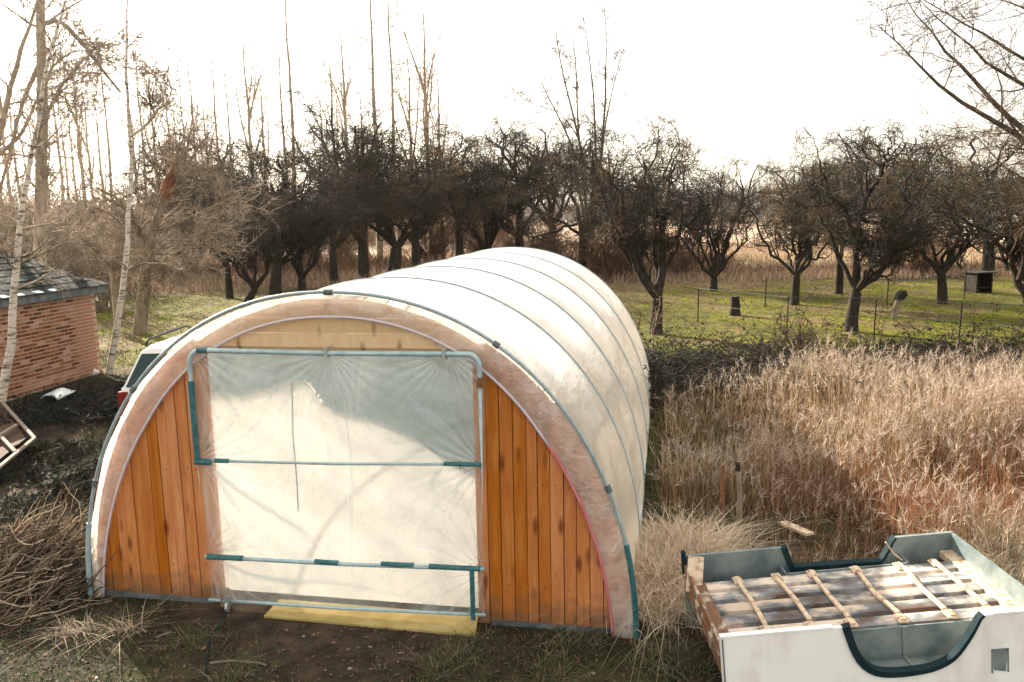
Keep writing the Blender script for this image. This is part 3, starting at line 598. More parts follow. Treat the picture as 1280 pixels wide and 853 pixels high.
# ------------------------------------------------------------------ tree growing
def grow(P0, D0, L, R0, n, wig, up, r, tip=.35, ell=None, pull=.28):
    N = len(P0); P = np.zeros((N, n, 3)); P[:, 0] = P0; d = nrm(D0); st = (L/(n-1))[:, None]
    for i in range(1, n):
        d = d+wig*r.standard_normal((N, 3)); d[:, 2] += up
        if ell is not None:
            q = (P[:, i-1]-ell[0])/ell[1]; rad = np.linalg.norm(q, axis=1, keepdims=True)
            d = d-pull*np.clip(rad-.82, 0, 1.2)*4*nrm(q/ell[1])
        d = nrm(d); P[:, i] = P[:, i-1]+d*st
    R = R0[:, None]*np.linspace(1, tip, n)[None]
    return P, R
def spawn(P, R, k, t0, t1, spread, fwd, r, rr=.6, out=None, outw=0.):
    N, n, _ = P.shape; t = np.sort(r.uniform(t0, t1, (N, k)), 1)*(n-1-1e-3); i = t.astype(int); f = (t-i)[..., None]
    a = P[np.arange(N)[:, None], i]; b = P[np.arange(N)[:, None], i+1]; p = a*(1-f)+b*f; T = nrm(b-a)
    rn = nrm(r.standard_normal(p.shape)); rn = nrm(rn-(rn*T).sum(-1, keepdims=True)*T)
    d = T*fwd+rn*spread
    if out is not None: d = d+outw*nrm(p-out)
    rad = R[np.arange(N)[:, None], i]*rr
    return p.reshape(-1, 3), nrm(d).reshape(-1, 3), rad.ravel()
def crown_from(limbs, r, ell, dens=1., twl=.38, base_r=.0075, k1=9, k2=8, k3=9, up=.02, l1=1.25, fine=False, wig=.36):
    """limbs: list of (pts, r0, r1). returns (limb tubes, twig mesh)"""
    n = 12; P = np.stack([resample(p, n) for p, _, _ in limbs]); R = np.stack([np.linspace(a, b, n) for _, a, b in limbs])
    P[:, 2:-1] += r.standard_normal(P[:, 2:-1].shape)*.05
    c = ell[0]
    p, d, rad = spawn(P, R, k1, .18, 1., .9, .5, r, .6, c, .45)
    P1, R1 = grow(p, d, l1*r.uniform(.6, 1.25, len(p)), np.clip(rad, .014, .045), 9, wig, up, r, .3, ell)
    p, d, rad = spawn(P1, R1, int(k2*dens), .15, 1, .9, .5, r, .6, c, .25)
    P2, R2 = grow(p, d, l1*.62*r.uniform(.5, 1.3, len(p)), np.clip(rad, .008, .014), 6, wig*1.1, up, r, .4, ell)
    p, d, rad = spawn(P2, R2, int(k3*dens), .1, 1, 1., .5, r, .7, c, .1)
    P3, R3 = grow(p, d, twl*r.uniform(.5, 1.4, len(p)), np.full(len(p), base_r), 4, wig*1.2, up*1.5, r, .45, ell, .3)
    limbT = join([tubes(P, R, 8), tubes(P1, R1, 5)])
    parts = [tubes(P2, R2, 4), tubes(P3, R3, 3)]
    if fine:
        p, d, rad = spawn(P3, R3, 3, .2, 1, 1., .6, r, .7)
        P4, R4 = grow(p, d, twl*.5*r.uniform(.5, 1.3, len(p)), np.full(len(p), base_r*.6), 2, .3, 0, r, .5)
        parts.append(ribbons(P4, R4, nrm(np.cross(P4[:, 1]-P4[:, 0], r.standard_normal((len(P4), 3))))))
    return limbT, join(parts)
def put_tree(name, loc, trunkVF, twigVF, bark, twig, label, cat='tree', group=None, rz=0, sc=1.):
    o = empty(name, loc, rz, label=label, cat=cat, group=group); o.scale = (sc,)*3
    mk('trunk', trunkVF[0], trunkVF[1], bark, o, True); mk('crown', twigVF[0], twigVF[1], twig, o)
    return o
def copy_tree(src, loc, rz, sc, label, group=None, name=None):
    c = src.copy(); COL.objects.link(c); c.location = loc; c.rotation_euler = (0, 0, rz); c.scale = sc if hasattr(sc, '__len__') else (sc,)*3; c['label'] = label
    if name: c.name = name
    if group: c['group'] = group
    for ch in src.children:
        q = ch.copy(); COL.objects.link(q); q.parent = c
    return c
ORCH = 'old orchard trees in the row behind the polytunnel'
def px_tree(base, limbs_px, r0, crown_px, seed, label, depthj=.9, dens=1., trunk_px=None, **kw):
    """a tree traced limb by limb, built in true size at its own distance; limbs lean toward and away from the viewer too"""
    r = np.random.default_rng(seed); b = G(*base); y0 = b[1]; b[2] = float(hgt(b[0], b[1]))
    def cv(pts, yo0, yo1):
        out = []
        for i, (px, py) in enumerate(pts):
            f = i/max(1, len(pts)-1); out.append(D(px, py, y0+yo0+(yo1-yo0)*f)-b)
        return out
    limbs = []
    tr = [np.array([0, 0, -.1])]+cv(trunk_px, 0, 0)
    n = 8; Pt = resample(tr, n)[None]; r0 = r0*.8; Rt = np.linspace(r0*1.15, r0*.85, n)[None]; Rt[0, 0] *= 1.3
    for pts, ra in limbs_px:
        q = r.uniform(-1, 1)*depthj*1.3; limbs.append((cv(pts, 0, q), r0*ra, .022))
    # extra limbs going to and from the viewer so the crown is round
    top = np.array(limbs[0][0][0])
    (cx, cy, cw, ch) = crown_px; sc = y0/FPX; cc = D(cx, cy+ch*.06, y0)-b; ex = np.array([cw*sc/2*1.2, cw*sc/2, ch*sc/2*1.12])
    for k in range(5):
        an = r.uniform(0, 6.28) if k else (1.57 if r.random() < .5 else -1.57); e_ = cc+ex*np.array([.75*math.cos(an), .8*math.sin(an), r.uniform(-.5, .5)])
        limbs.append(([top, (top+e_)/2+r.normal(0, .22, 3), e_], r0*.42, .018))
    lt, tw = crown_from(limbs, r, (cc, ex), dens, **kw)
    lt = join([tubes(Pt, Rt, 10), lt])
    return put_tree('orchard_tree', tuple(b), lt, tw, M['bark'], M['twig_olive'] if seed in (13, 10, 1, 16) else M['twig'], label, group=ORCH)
K = dict(k1=8, k2=6, k3=8)
T11 = px_tree((820, 418), [([(822, 372), (800, 345), (782, 290), (778, 250), (760, 215)], .75), ([(822, 372), (828, 330), (828, 285), (832, 240), (845, 205)], .8), ([(828, 318), (845, 292), (870, 272), (885, 250)], .4), ([(828, 290), (815, 245), (805, 205)], .4)], .20, (815, 222, 175, 130), 11, 'thick forked orchard tree standing just right of the polytunnel', trunk_px=[(820, 400), (822, 372)], **K)
T12 = px_tree((892, 364), [([(893, 348), (872, 325), (850, 295), (858, 270)], .6), ([(893, 348), (892, 310), (884, 272), (870, 240)], .6), ([(893, 348), (905, 320), (920, 275), (932, 252), (925, 225)], .65), ([(886, 280), (900, 250), (905, 215)], .35)], .19, (895, 225, 140, 100), 12, 'three limbed orchard tree spreading like a goblet over the meadow', trunk_px=[(892, 355), (893, 348)], **K)
T13 = px_tree((993, 383), [([(995, 345), (1002, 305), (992, 270), (975, 240)], .7), ([(997, 330), (1015, 300), (1035, 285), (1050, 250)], .5), ([(1002, 305), (1010, 260), (1005, 220)], .5)], .17, (990, 240, 150, 110), 13, 'slim trunked orchard tree with a rusty patch in its crown', trunk_px=[(994, 365), (996, 340)], **K)
T14 = px_tree((1048, 368), [([(1050, 330), (1045, 300), (1035, 265), (1020, 230)], .7), ([(1050, 325), (1060, 290), (1070, 250)], .6)], .17, (1045, 235, 110, 110), 14, 'small straight orchard tree half hidden behind the bigger leaning limbed one', trunk_px=[(1050, 350), (1050, 330)], **K)
T15 = px_tree((1064, 414), [([(1070, 365), (1070, 320), (1075, 275), (1088, 235), (1085, 205)], .75), ([(1072, 362), (1100, 340), (1130, 310), (1160, 290), (1185, 275)], .55), ([(1073, 300), (1050, 265), (1030, 225), (1025, 200)], .5), ([(1085, 245), (1105, 210), (1110, 185)], .4), ([(1078, 275), (1110, 285), (1135, 295), (1160, 270)], .35)], .20, (1085, 235, 200, 135), 15, 'large orchard tree with one long limb reaching right over the meadow', trunk_px=[(1064, 400), (1070, 365)], **K)
T16 = px_tree((1178, 382), [([(1177, 345), (1160, 325), (1145, 305), (1150, 280)], .6), ([(1177, 345), (1190, 315), (1210, 290), (1222, 265)], .65), ([(1180, 335), (1200, 300), (1195, 265), (1185, 235)], .5)], .19, (1185, 230, 165, 125), 16, 'short trunked orchard tree on bright grass at right, forking low', trunk_px=[(1178, 365), (1177, 345)], **K)
T17 = px_tree((1300, 410), [([(1285, 375), (1265, 330), (1258, 290), (1250, 255)], .7), ([(1275, 350), (1290, 300), (1300, 260), (1290, 220)], .6), ([(1262, 320), (1235, 290), (1200, 270), (1170, 265)], .35)], .20, (1265, 225, 190, 140), 17, 'orchard tree with curved dark trunk at the right edge', trunk_px=[(1292, 395), (1285, 375)], **K)
T10 = px_tree((728, 350), [([(728, 295), (722, 265), (712, 235), (700, 205)], .7), ([(730, 290), (742, 250), (745, 215), (740, 190)], .7), ([(722, 280), (690, 290), (660, 300), (650, 270)], .35), ([(735, 262), (760, 235), (775, 215)], .4)], .24, (728, 230, 170, 130), 10, 'stout straight trunked tree rising right behind the arched film roof', trunk_px=[(728, 325), (728, 295)], **K)
T2 = px_tree((303, 392), [([(318, 362), (300, 325), (275, 305), (258, 290), (235, 260)], .7), ([(318, 362), (330, 345), (345, 300), (350, 265), (340, 230)], .6), ([(288, 312), (290, 280), (300, 245)], .4)], .18, (290, 235, 165, 130), 2, 'leaning orchard tree with low fork at the left of the tunnel crown', trunk_px=[(308, 380), (318, 362)], **K)
T1 = px_tree((287, 372), [([(284, 335), (278, 300), (262, 265), (250, 235)], .7), ([(284, 330), (295, 300), (310, 265)], .6)], .18, (275, 228, 140, 120), 1, 'orchard tree nearest the car, upright dark trunk on the meadow edge', trunk_px=[(286, 355), (284, 335)], **K)
gen = [(345, 372, T15, .9, .3, 'multi stemmed orchard tree second to the right of the leaning fork'), (378, 368, T12, 1.05, 2.2, 'curving stemmed orchard tree above the left shoulder of the tunnel'), (455, 352, T11, 1.1, 1.2, 'dark orchard tree above the taped top bar of the door'),
       (492, 346, T16, 1.25, 2.9, 'orchard tree just left of the pale straight pole trunk'), (520, 342, T13, 1.15, .8, 'leaning orchard trunk right of the pale straight pole'), (575, 338, T10, 1.0, 2.0, 'orchard tree behind the left flank of the roof peak'),
       (652, 334, T15, 1.1, 3.6, 'orchard tree directly behind the highest point of the film roof'), (418, 356, T1, 1.15, 4., 'orchard tree with low twisted limbs above the front hoop crown'), (610, 330, T12, 1.2, 5.0, 'orchard tree between two trunks behind the roof peak'),
       (690, 322, T13, 1.25, 1., 'slender orchard tree left of the stout straight trunk'), (782, 330, T16, 1.2, 4.2, 'orchard tree half hidden behind the thick forked one'), (240, 345, T11, 1.1, 5.2, 'far orchard tree behind the torn red stump'),
       (1120, 335, T12, 1.2, 2., 'distant orchard tree between the two right forks'), (1235, 345, T13, 1.2, 2.6, 'orchard tree beside the dark hut on the meadow'), (535, 330, T2, 1.2, 3., 'bushy orchard tree in second row left of roof peak'), (315, 345, T13, 1.3, 2., 'second row orchard tree above the meadow shadows'), (1010, 330, T16, 1.1, 5., 'distant orchard tree behind the slim trunked one')]
for px, py, src, sc, rz, lab in gen:
    b = G(px, py); k = b[1]/float(src.location[1])
    s_ = min(sc, 1.25)*k**.55; copy_tree(src, (b[0], b[1], float(hgt(b[0], b[1]))), rz, (s_*r5.uniform(1.05, 1.45), s_*r5.uniform(1., 1.25), s_*r5.uniform(.88, 1.12)), lab, ORCH)
# ------------------------------------------------------------------ tall poles, birches, thickets
def pole_tree(h, r0, seed, k=34, bl=1.0, fork=0, upb=.05, base_t=.3, br=.010):
    r = np.random.default_rng(seed); n = 14
    z = np.linspace(0, h, n); x = np.cumsum(r.normal(0, .05, n))*.7+z*r.normal(0, .02); y = np.cumsum(r.normal(0, .05, n))*.7; x -= x[0]; y -= y[0]
    P = np.stack([x, y, z], -1)[None]; R = (r0*np.linspace(1, .16, n)**.9)[None]
    tr = [tubes(P, R, 8)]
    if fork:
        p, d, rad = spawn(P, R, fork, .3, .7, .35, 1., r, .6); Pf, Rf = grow(p, d, h*.45*r.uniform(.7, 1.1, len(p)), rad, 10, .05, .06, r, .2); tr.append(tubes(Pf, Rf, 6))
        p2, d2, rad2 = spawn(Pf, Rf, 10, .15, .98, .7, .6, r, .4)
    p, d, rad = spawn(P, R, k, base_t, .98, .9, .35, r, .35)
    if fork: p = np.r_[p, p2]; d = np.r_[d, d2]; rad = np.r_[rad, rad2]
    P1, R1 = grow(p, d, bl*r.uniform(.4, 1.3, len(p)), np.clip(rad, .006, .02), 6, .18, upb, r, .3)
    p, d, rad = spawn(P1, R1, 6, .2, 1, .7, .7, r, .6); P2, R2 = grow(p, d, bl*.45*r.uniform(.4, 1.3, len(p)), np.full(len(p), br), 3, .2, upb, r, .5)
    return join(tr), join([tubes(P1, R1, 4), tubes(P2, R2, 3)])
POLES = 'tall thin bare trees rising above the orchard'
v1 = pole_tree(13, .17, 71); v2 = pole_tree(13, .12, 72, 44, .9); v3 = pole_tree(12, .15, 73, 34, 1.4, 5)
b = G(475, 333)
PA = put_tree('tall_bare_tree', tuple(b), *v1, M['bark_hazed'], M['twig_hazed'], 'straight brownish pole trunk with level side twigs, left of a pair above the tunnel', group=POLES, sc=1.25)
b = G(500, 331); PB = put_tree('tall_bare_tree', tuple(b), *v2, M['bark_hazed'], M['twig_hazed'], 'straight pole tree right of a pair above the tunnel', group=POLES, sc=1.3)
b = G(322, 336); PC = put_tree('tall_bare_tree', tuple(b), *v3, M['bark_hazed'], M['twig_hazed'], 'tall forked bare tree behind the leaning orchard fork', group=POLES, sc=1.15)
plist = [(243, 330, PB, .85, 'thin bare pole tree, first right of the white birch'), (257, 331, PB, 1.0, 'thin bare pole tree above the torn red stump'), (283, 330, PB, 1.05, 'thin leaning pole tree left of the tall forked bare tree'), (362, 332, PB, 1.0, 'slender pole leaning left in the pair above the tunnel left shoulder'),
         (374, 332, PB, 1.25, 'tallest slender pole above the tunnel left shoulder'), (412, 330, PB, .8, 'short thin pole tree in the gap above the tunnel door'), (440, 331, PC, 1.05, 'loosely branched tall tree left of the brownish pole'), (520, 330, PC, .95, 'crooked forked tall tree right of the pole pair'),
         (540, 331, PC, 1.15, 'tall twiggy tree last on the right of the tall group'), (190, 328, PB, 1.0, 'pole tree just right of the white birch trunk'), (204, 330, PC, .95, 'twiggy tall tree right of the white birch'), (105, 326, PB, 1.0, 'tall thin tree left of the white birch'),
         (125, 328, PC, .9, 'branched tall tree between the thick trunk and the birch'), (85, 327, PB, 1.1, 'thin tall tree right of the thick grey trunk'), (148, 330, PB, 1.1, 'thin tree close behind the white birch'), (20, 326, PC, 1.1, 'tall forked tree at the far left edge'), (10, 330, PA, .9, 'pole tree at the left edge behind the shed'), (70, 326, PC, 1.0, 'forked tall tree behind the thick grey trunk'), (115, 329, PC, 1.05, 'forked tall tree left of the white birch'), (136, 327, PA, .85, 'straight pole tree just left of the white birch'), (178, 327, PC, 1.0, 'forked tall tree right behind the white birch'), (35, 328, PB, 1.0, 'slim pole tree left of the thick grey trunk'), (95, 325, PA, .8, 'straight pole tree right of the thick grey trunk'), (222, 328, PB, .95, 'slim pole tree above the broken tree'), (268, 328, PC, .8, 'forked tall tree above the torn stump'), (300, 330, PB, .95, 'slim pole tree left of the tall forked one'), (425, 328, PC, 1.0, 'forked tall tree above the door top bar'), (555, 328, PC, .85, 'twiggy tree right of the last tall one'), (620, 326, PC, .55, 'low pale bare tree above the roof peak'), (600, 322, PC, .6, 'low pale bare tree left of the roof peak'), (232, 332, PC, .75, 'small twiggy tree behind the broken willow'), (340, 330, PC, .9, 'twiggy tree left of the leaning pair of poles'), (460, 330, PC, .8, 'bushy tall tree close behind the pole pair')]
for i, (px, py, src, sc, lab) in enumerate(plist):
    b = G(px, py-2*(i % 3)); copy_tree(src, tuple(b), i*1.3, sc*1.15, lab, POLES)
def traced(name, base, trunks, seed, bark, twig, label, cat='tree', y0=None, k=14, bl=1.0, up=.0, group=None, br=.007, k2=8, k3=5, dj=.6, t0=.25, spread=.8, tip=.15):
    r = np.random.default_rng(seed); b = G(*base) if y0 is None else D(base[0], base[1], y0); yy0 = b[1]
    if y0 is not None: b[2] = 0
    P = []; R = []
    for pts, ra in trunks:
        q = r.uniform(-dj, dj) if len(P) else 0
        wp = [D(px, py, yy0+q*i/max(1, len(pts)-1))-b for i, (px, py) in enumerate(pts)]
        P.append(resample(wp, 16)); R.append(np.linspace(ra, ra*tip, 16))
    P = np.stack(P); R = np.stack(R); P[:, 2:-1] += r.standard_normal(P[:, 2:-1].shape)*.012
    p, d, rad = spawn(P, R, k, t0, 1, spread, .5, r, .4); P1, R1 = grow(p, d, bl*r.uniform(.4, 1.4, len(p)), np.clip(rad, .007, .03), 8, .16, up, r, .3)
    p, d, rad = spawn(P1, R1, k2, .15, 1, .8, .7, r, .6); P2, R2 = grow(p, d, bl*.5*r.uniform(.4, 1.3, len(p)), np.full(len(p), br*1.2), 5, .22, up, r, .4)
    p, d, rad = spawn(P2, R2, k3, .2, 1, .8, .7, r, .6); P3, R3 = grow(p, d, bl*.25*r.uniform(.4, 1.3, len(p)), np.full(len(p), br*.8), 3, .22, up, r, .5)
    o = empty(name, tuple(b), 0, label=label, cat=cat, group=group)
    mk('trunk', *tubes(P, R, 10), bark, o, True); mk('crown', *join([tubes(P1, R1, 4), tubes(P2, R2, 3), tubes(P3, R3, 3)]), twig, o)
    return o
traced('birch_tree', (136, 468), [([(136, 468), (148, 400), (157, 330), (163, 250), (164, 190), (161, 150), (157, 80), (159, 0), (161, -60)], .072), ([(164, 170), (185, 155), (205, 130), (200, 100)], .035)], 81, M['birch'], M['twig_tan'], 'slender white birch standing between the brick shed and the car', k=16, bl=.8, up=.05)
traced('birch_tree', (4, 500), [([(2, 500), (12, 440), (20, 370), (22, 290), (34, 235), (50, 130), (60, 75), (78, 20), (90, -40)], .062)], 82, M['birch'], M['twig_tan'], 'leaning white birch at the left edge in front of the brick shed', k=14, bl=.8, up=.05, y0=11.6)
traced('grey_tree', (52, 400), [([(50, 400), (50, 270), (53, 180), (52, 90), (50, 0), (52, -60)], .17), ([(52, 30), (75, 25), (95, 45), (130, 90), (150, 115)], .06), ([(52, 160), (75, 110), (100, 80), (120, 60)], .05), ([(52, 75), (30, 120), (10, 200), (0, 240)], .06)], 83, M['bark_hazed'], M['twig_hazed'], 'thick straight grey trunked tree rising behind the shed roof', k=14, bl=1.5, k2=9, y0=20, br=.009, tip=.5)
traced('leaning_tree', (-10, 350), [([(-12, 350), (-8, 200), (15, 100), (45, 10), (60, -50)], .12), ([(-8, 200), (30, 165), (60, 90), (90, 60), (150, 75)], .05)], 84, M['bark_hazed'], M['twig_hazed'], 'slanting bare tree entering from the left edge above the shed', k=14, bl=1.6, y0=20)
traced('multi_stem_tree', (738, 336), [([(735, 300), (715, 180), (690, 130), (672, 95)], .10), ([(735, 300), (728, 190), (712, 130), (697, 60), (693, 20)], .10), ([(736, 300), (722, 150), (720, 80), (712, 20)], .09), ([(740, 300), (745, 190), (742, 120), (735, 60), (728, 15)], .10), ([(740, 300), (752, 190), (757, 120), (758, 50), (755, 5)], .10), ([(740, 300), (756, 160), (768, 100), (783, 50)], .08), ([(722, 170), (700, 140), (670, 132), (640, 118)], .035)], 85, M['bark_mid'], M['twig_mid'], 'fan shaped bare tree of many upright stems behind the roof', k=16, bl=.9, up=.03, t0=.3, br=.011, spread=.45, k2=6, k3=4)
traced('overhanging_tree', (1420, 420), [([(1420, 420), (1370, 240), (1290, 180), (1240, 150), (1205, 135), (1170, 105), (1140, 70), (1095, 30)], .085), ([(1395, 320), (1330, 210), (1275, 160), (1235, 120), (1195, 75), (1160, 40), (1130, -5)], .075), ([(1400, 320), (1340, 160), (1290, 110), (1235, 80), (1190, 40), (1150, 0)], .06), ([(1400, 300), (1350, 120), (1290, 80), (1230, 45), (1170, 10), (1130, -20)], .05), ([(1400, 250), (1340, 50), (1280, 10), (1220, -10)], .05), ([(1330, 210), (1290, 190), (1255, 145), (1250, 100)], .03), ([(1410, 380), (1340, 250), (1290, 230), (1250, 205), (1200, 150)], .04)], 86, M['bark_mid'], M['twig_mid'], 'big bare tree beyond the right edge sending long branches across the sky', y0=12, k=12, bl=1.0, up=.02, br=.0035, dj=1.5, t0=.3, tip=.06, k2=8, k3=4)
# broken willow with torn reddish top, pale shoots arching to the right
wt = traced('broken_willow', (176, 418), [([(174, 418), (180, 360), (188, 300), (203, 255), (212, 225)], .20), ([(185, 330), (175, 290), (150, 250), (120, 235)], .09), ([(150, 400), (140, 330), (150, 290)], .16), ([(200, 290), (240, 270), (285, 250), (305, 235)], .03), ([(195, 300), (225, 300), (260, 305), (290, 300)], .03), ([(205, 250), (230, 215), (245, 190), (262, 165)], .06), ([(188, 320), (220, 345), (235, 330)], .03), ([(200, 270), (215, 235), (235, 180), (240, 150)], .05)], 87, M['bark_tan'], M['twig_tan'], 'broken tree with torn reddish stump top and pale arching shoots, left of the meadow', k=20, bl=1.1, up=.02, k2=9, tip=.35)
b0 = np.array(wt.location); yw = b0[1]
q = resample([D(206, 245, yw)-b0, D(212, 225, yw)-b0, D(220, 203, yw)-b0], 6)[None]; V, F = tubes(q, np.array([[.17, .16, .15, .13, .09, .05]]), 7, cap=True)
mk('torn_top', V+rng.normal(0, .012, V.shape), F, M['redwood'], wt)
# shrubs / thickets: multi stem bushes
def shrub(seed, h, wd, n=26, tw='twig_tan', dens=1., k=9):
    r = np.random.default_rng(seed); P0 = np.c_[r.normal(0, wd*.12, (n, 2)), np.zeros(n)]; an = r.uniform(0, 6.28, n); tilt = r.uniform(.05, .75, n)
    D0 = np.c_[np.cos(an)*tilt, np.sin(an)*tilt, np.ones(n)]
    P, R = grow(P0, D0, h*r.uniform(.6, 1.1, n), np.full(n, .022), 9, .12, .02, r, .3)
    p, d, rad = spawn(P, R, k, .15, 1, .7, .6, r, .5); P1, R1 = grow(p, d, h*.32*r.uniform(.5, 1.3, len(p)), np.full(len(p), .010), 6, .25, .03, r, .4)
    p, d, rad = spawn(P1, R1, int(8*dens), .1, 1, .8, .6, r, .5); P2, R2 = grow(p, d, h*.13*r.uniform(.5, 1.3, len(p)), np.full(len(p), .0075), 4, .35, .0, r, .5)
    return tubes(P, R, 5), join([tubes(P1, R1, 3), tubes(P2, R2, 3)])
SH = 'bare shrubs growing under and behind the trees'
sA = shrub(91, 2.6, 2.2, 22, dens=.8); sB = shrub(92, 2.2, 2.6, 30)
b = G(60, 380); s1 = put_tree('bare_shrub', tuple(b), *sA, M['bark_tan'], M['twig_tan'], 'pale twiggy shrub behind the shed roof', 'shrub', SH, sc=1.6)
b = G(640, 322); s2 = put_tree('bare_shrub', tuple(b), *sB, M['twig_brown'], M['twig_brown'], 'reddish brown shrub behind the roof peak', 'shrub', SH, sc=1.1)
sl = [(110, 390, s1, 1.5, 'pale twiggy shrub left of the white birch'), (20, 385, s1, 1.7, 'pale twiggy shrub at the left edge above the roof'), (150, 365, s1, 1.6, 'pale shrub behind the white birch trunk'), (200, 352, s1, 1.6, 'pale shrub under the broken willow'), (85, 350, s1, 2.0, 'tall pale thicket shrub above the slate roof end'), (235, 340, s2, 1.3, 'brown shrub on the scrub left of the orchard row'),
      (330, 335, s2, 1.2, 'brown shrub between the orchard trunks at left'), (390, 335, s2, 1.3, 'brown shrub above the left roof shoulder'), (430, 330, s2, 1.3, 'rusty shrub above the front hoop crown'), (545, 330, s2, 1.3, 'reddish shrub left of the roof peak'), (600, 328, s2, 1.2, 'reddish shrub near the roof peak'), (680, 330, s2, 1.2, 'reddish shrub left of the stout trunk'),
      (700, 340, s2, .9, 'low rusty shrub beside the stout trunk'), (755, 350, s2, 1.2, 'rust coloured shrub between stout trunk and forked tree'), (780, 345, s2, 1.1, 'brown shrub left of the forked tree'), (850, 345, s2, .9, 'low brown shrub between forked and goblet trees'), (1150, 345, s2, .8, 'low dark shrub left of the low forking tree'), (1110, 340, s2, .9, 'low brown shrub on the pale field edge'), (30, 335, s1, 2.2, 'far tall pale shrub at the left'), (170, 335, s1, 2.0, 'far tall pale shrub behind the birch')]
for i, (px, py, src, sc, lab) in enumerate(sl):
    b = G(px, py); copy_tree(src, (b[0], b[1], float(hgt(b[0], b[1]))), i*1.7, (sc*1.2, sc*1.2, sc), lab, SH)
# far woods and hedges that read as masses
def hedge(name, y, x0, x1, h, n, seed, m, label, thick=4., lean=.25, rr=.02, gap=.4):
    r = np.random.default_rng(seed); x = r.uniform(x0, x1, n); yy = y+r.normal(0, thick/2, n)
    env = h*(.65+.35*wav(x, yy*0, seed, .35, 3)*1.4+.1*r.standard_normal(n)); z = hgt(x, yy)
    an = r.uniform(0, 6.28, n); d = np.c_[np.cos(an)*lean, np.sin(an)*lean, np.ones(n)]
    P0 = np.c_[x, yy, z+env*r.uniform(0, .55, n)]; P, R = grow(P0, d, env*r.uniform(.25, .5, n), np.full(n, rr), 3, .22, 0, r, .35)
    V, F = tubes(P, R, 3); o = mk(name, V, F, m); tag(o, label, 'hedge', kind='stuff'); return o
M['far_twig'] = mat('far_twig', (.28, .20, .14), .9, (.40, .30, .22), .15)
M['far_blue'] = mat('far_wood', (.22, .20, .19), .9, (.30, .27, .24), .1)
hedge('scrub_hedge', 46, -40, 12, 1.35, 13000, 101, M['twig_brown'], 'brown scrub and brambles under the trees beyond the meadow', 5, .6)
hedge('scrub_hedge', 40, 8, 30, .6, 3500, 102, M['twig_brown'], 'low brown bramble strip along the far edge of the meadow at right', 2, .8, .012)
hedge('field_hedge', 64, -10, 60, 1.3, 9000, 103, M['far_twig'], 'dark low hedge across the pale field', 3, .8, .03)
hedge('distant_wood', 170, -160, 190, 9, 26000, 104, M['far_blue'], 'hazy distant wood along the horizon', 25, .3, .12)
hedge('distant_wood', 90, -80, 0, 7, 20000, 105, M['far_twig'], 'hazy bare wood beyond the scrub on the left', 12, .3, .05)
# ------------------------------------------------------------------ reeds and grass
def blades(n, xy, h, w, lean, curl, tint, seed, nseg=3, wind=(.0, 0.)):
    r = np.random.default_rng(seed); x, y = xy; z = hgt(x, y)-.02; an = r.uniform(0, 6.28, n)
    l = lean*np.abs(r.standard_normal(n)); t = np.linspace(0, 1, nseg+1)[None]
    dx = np.cos(an)*l+wind[0]; dy = np.sin(an)*l+wind[1]; c = curl*r.uniform(.2, 1.5, n)
    f = t+(c[:, None])*t**2.5
    P = np.stack([x[:, None]+dx[:, None]*f*h[:, None], y[:, None]+dy[:, None]*f*h[:, None], z[:, None]+h[:, None]*(t-.5*c[:, None]*t**3)], -1)
    W = w[:, None]*np.array([1, .9, .7, .25, .1])[None, np.linspace(0, 4, nseg+1).astype(int)]*np.ones((n, nseg+1))
    a2 = r.uniform(0, 6.28, n); V, F = ribbons(P, W, np.c_[np.cos(a2), np.sin(a2), 0*a2])
    return V, F, np.repeat(tint, (nseg+1)*2, axis=0), P[:, -1], P[:, -1]-P[:, -2]
def jit(cols, wts, n, seed, v=.18):
    r = np.random.default_rng(seed); c = np.array(cols)[r.choice(len(cols), n, p=np.array(wts)/sum(wts))]; return c*(1+v*r.standard_normal((n, 1))).clip(.4, 1.7)
def stuff(name, parts, m, label, cat='grass'):
    V, F = join([(p[0], p[1]) for p in parts]); t = np.concatenate([p[2] for p in parts]); o = mk(name, V, F, m, tint=t); tag(o, label, cat, kind='stuff'); return o
def area(n, x0, x1, y0, y1, seed, keep=None):
    r = np.random.default_rng(seed); x = r.uniform(x0, x1, n); y = r.uniform(y0, y1, n)
    if keep is not None: k = keep(x, y, r); x, y = x[k], y[k]
    return x, y
def tun_edge(y): return TX+(TW)*math.cos(PSI)+(y-TY)*math.tan(PSI)+TW*math.sin(PSI)*math.tan(PSI)
def in_bed(x, y, m=.05):
    u = (x-org[0])*ca+(y-org[1])*sa; v = -(x-org[0])*sa+(y-org[1])*ca; return (u > -m) & (u < Lb+m) & (v > -m) & (v < BW+m)
def reedmask(x, y, r):
    e = tun_edge(y)+.22
    k = (r.random(len(x)) < .22+.85*sstep(wav(x, y, 233, 1.6, 3), -.25, .2)) & (x > e) & ~in_bed(x, y, .12) & (y > 6.35+.2*np.sin(x*2)) & (y < 13.2+.35*np.sin(x*1.3)+.1*x)
    thin = ((x-e) < 1.3-.25*np.sin(y*2)) & (y > 9.6); return k & ~(thin & (r.random(len(x)) < .8))
TAN = [(.38, .26, .14), (.22, .135, .07), (.60, .46, .29), (.07, .038, .02), (.26, .18, .12)]; RUST = [(.24, .072, .026), (.09, .032, .016), (.32, .135, .06)]
parts = []
x, y = area(100000, 1.5, 13, 6.3, 14.2, 201, reedmask); n = len(x); r = np.random.default_rng(202)
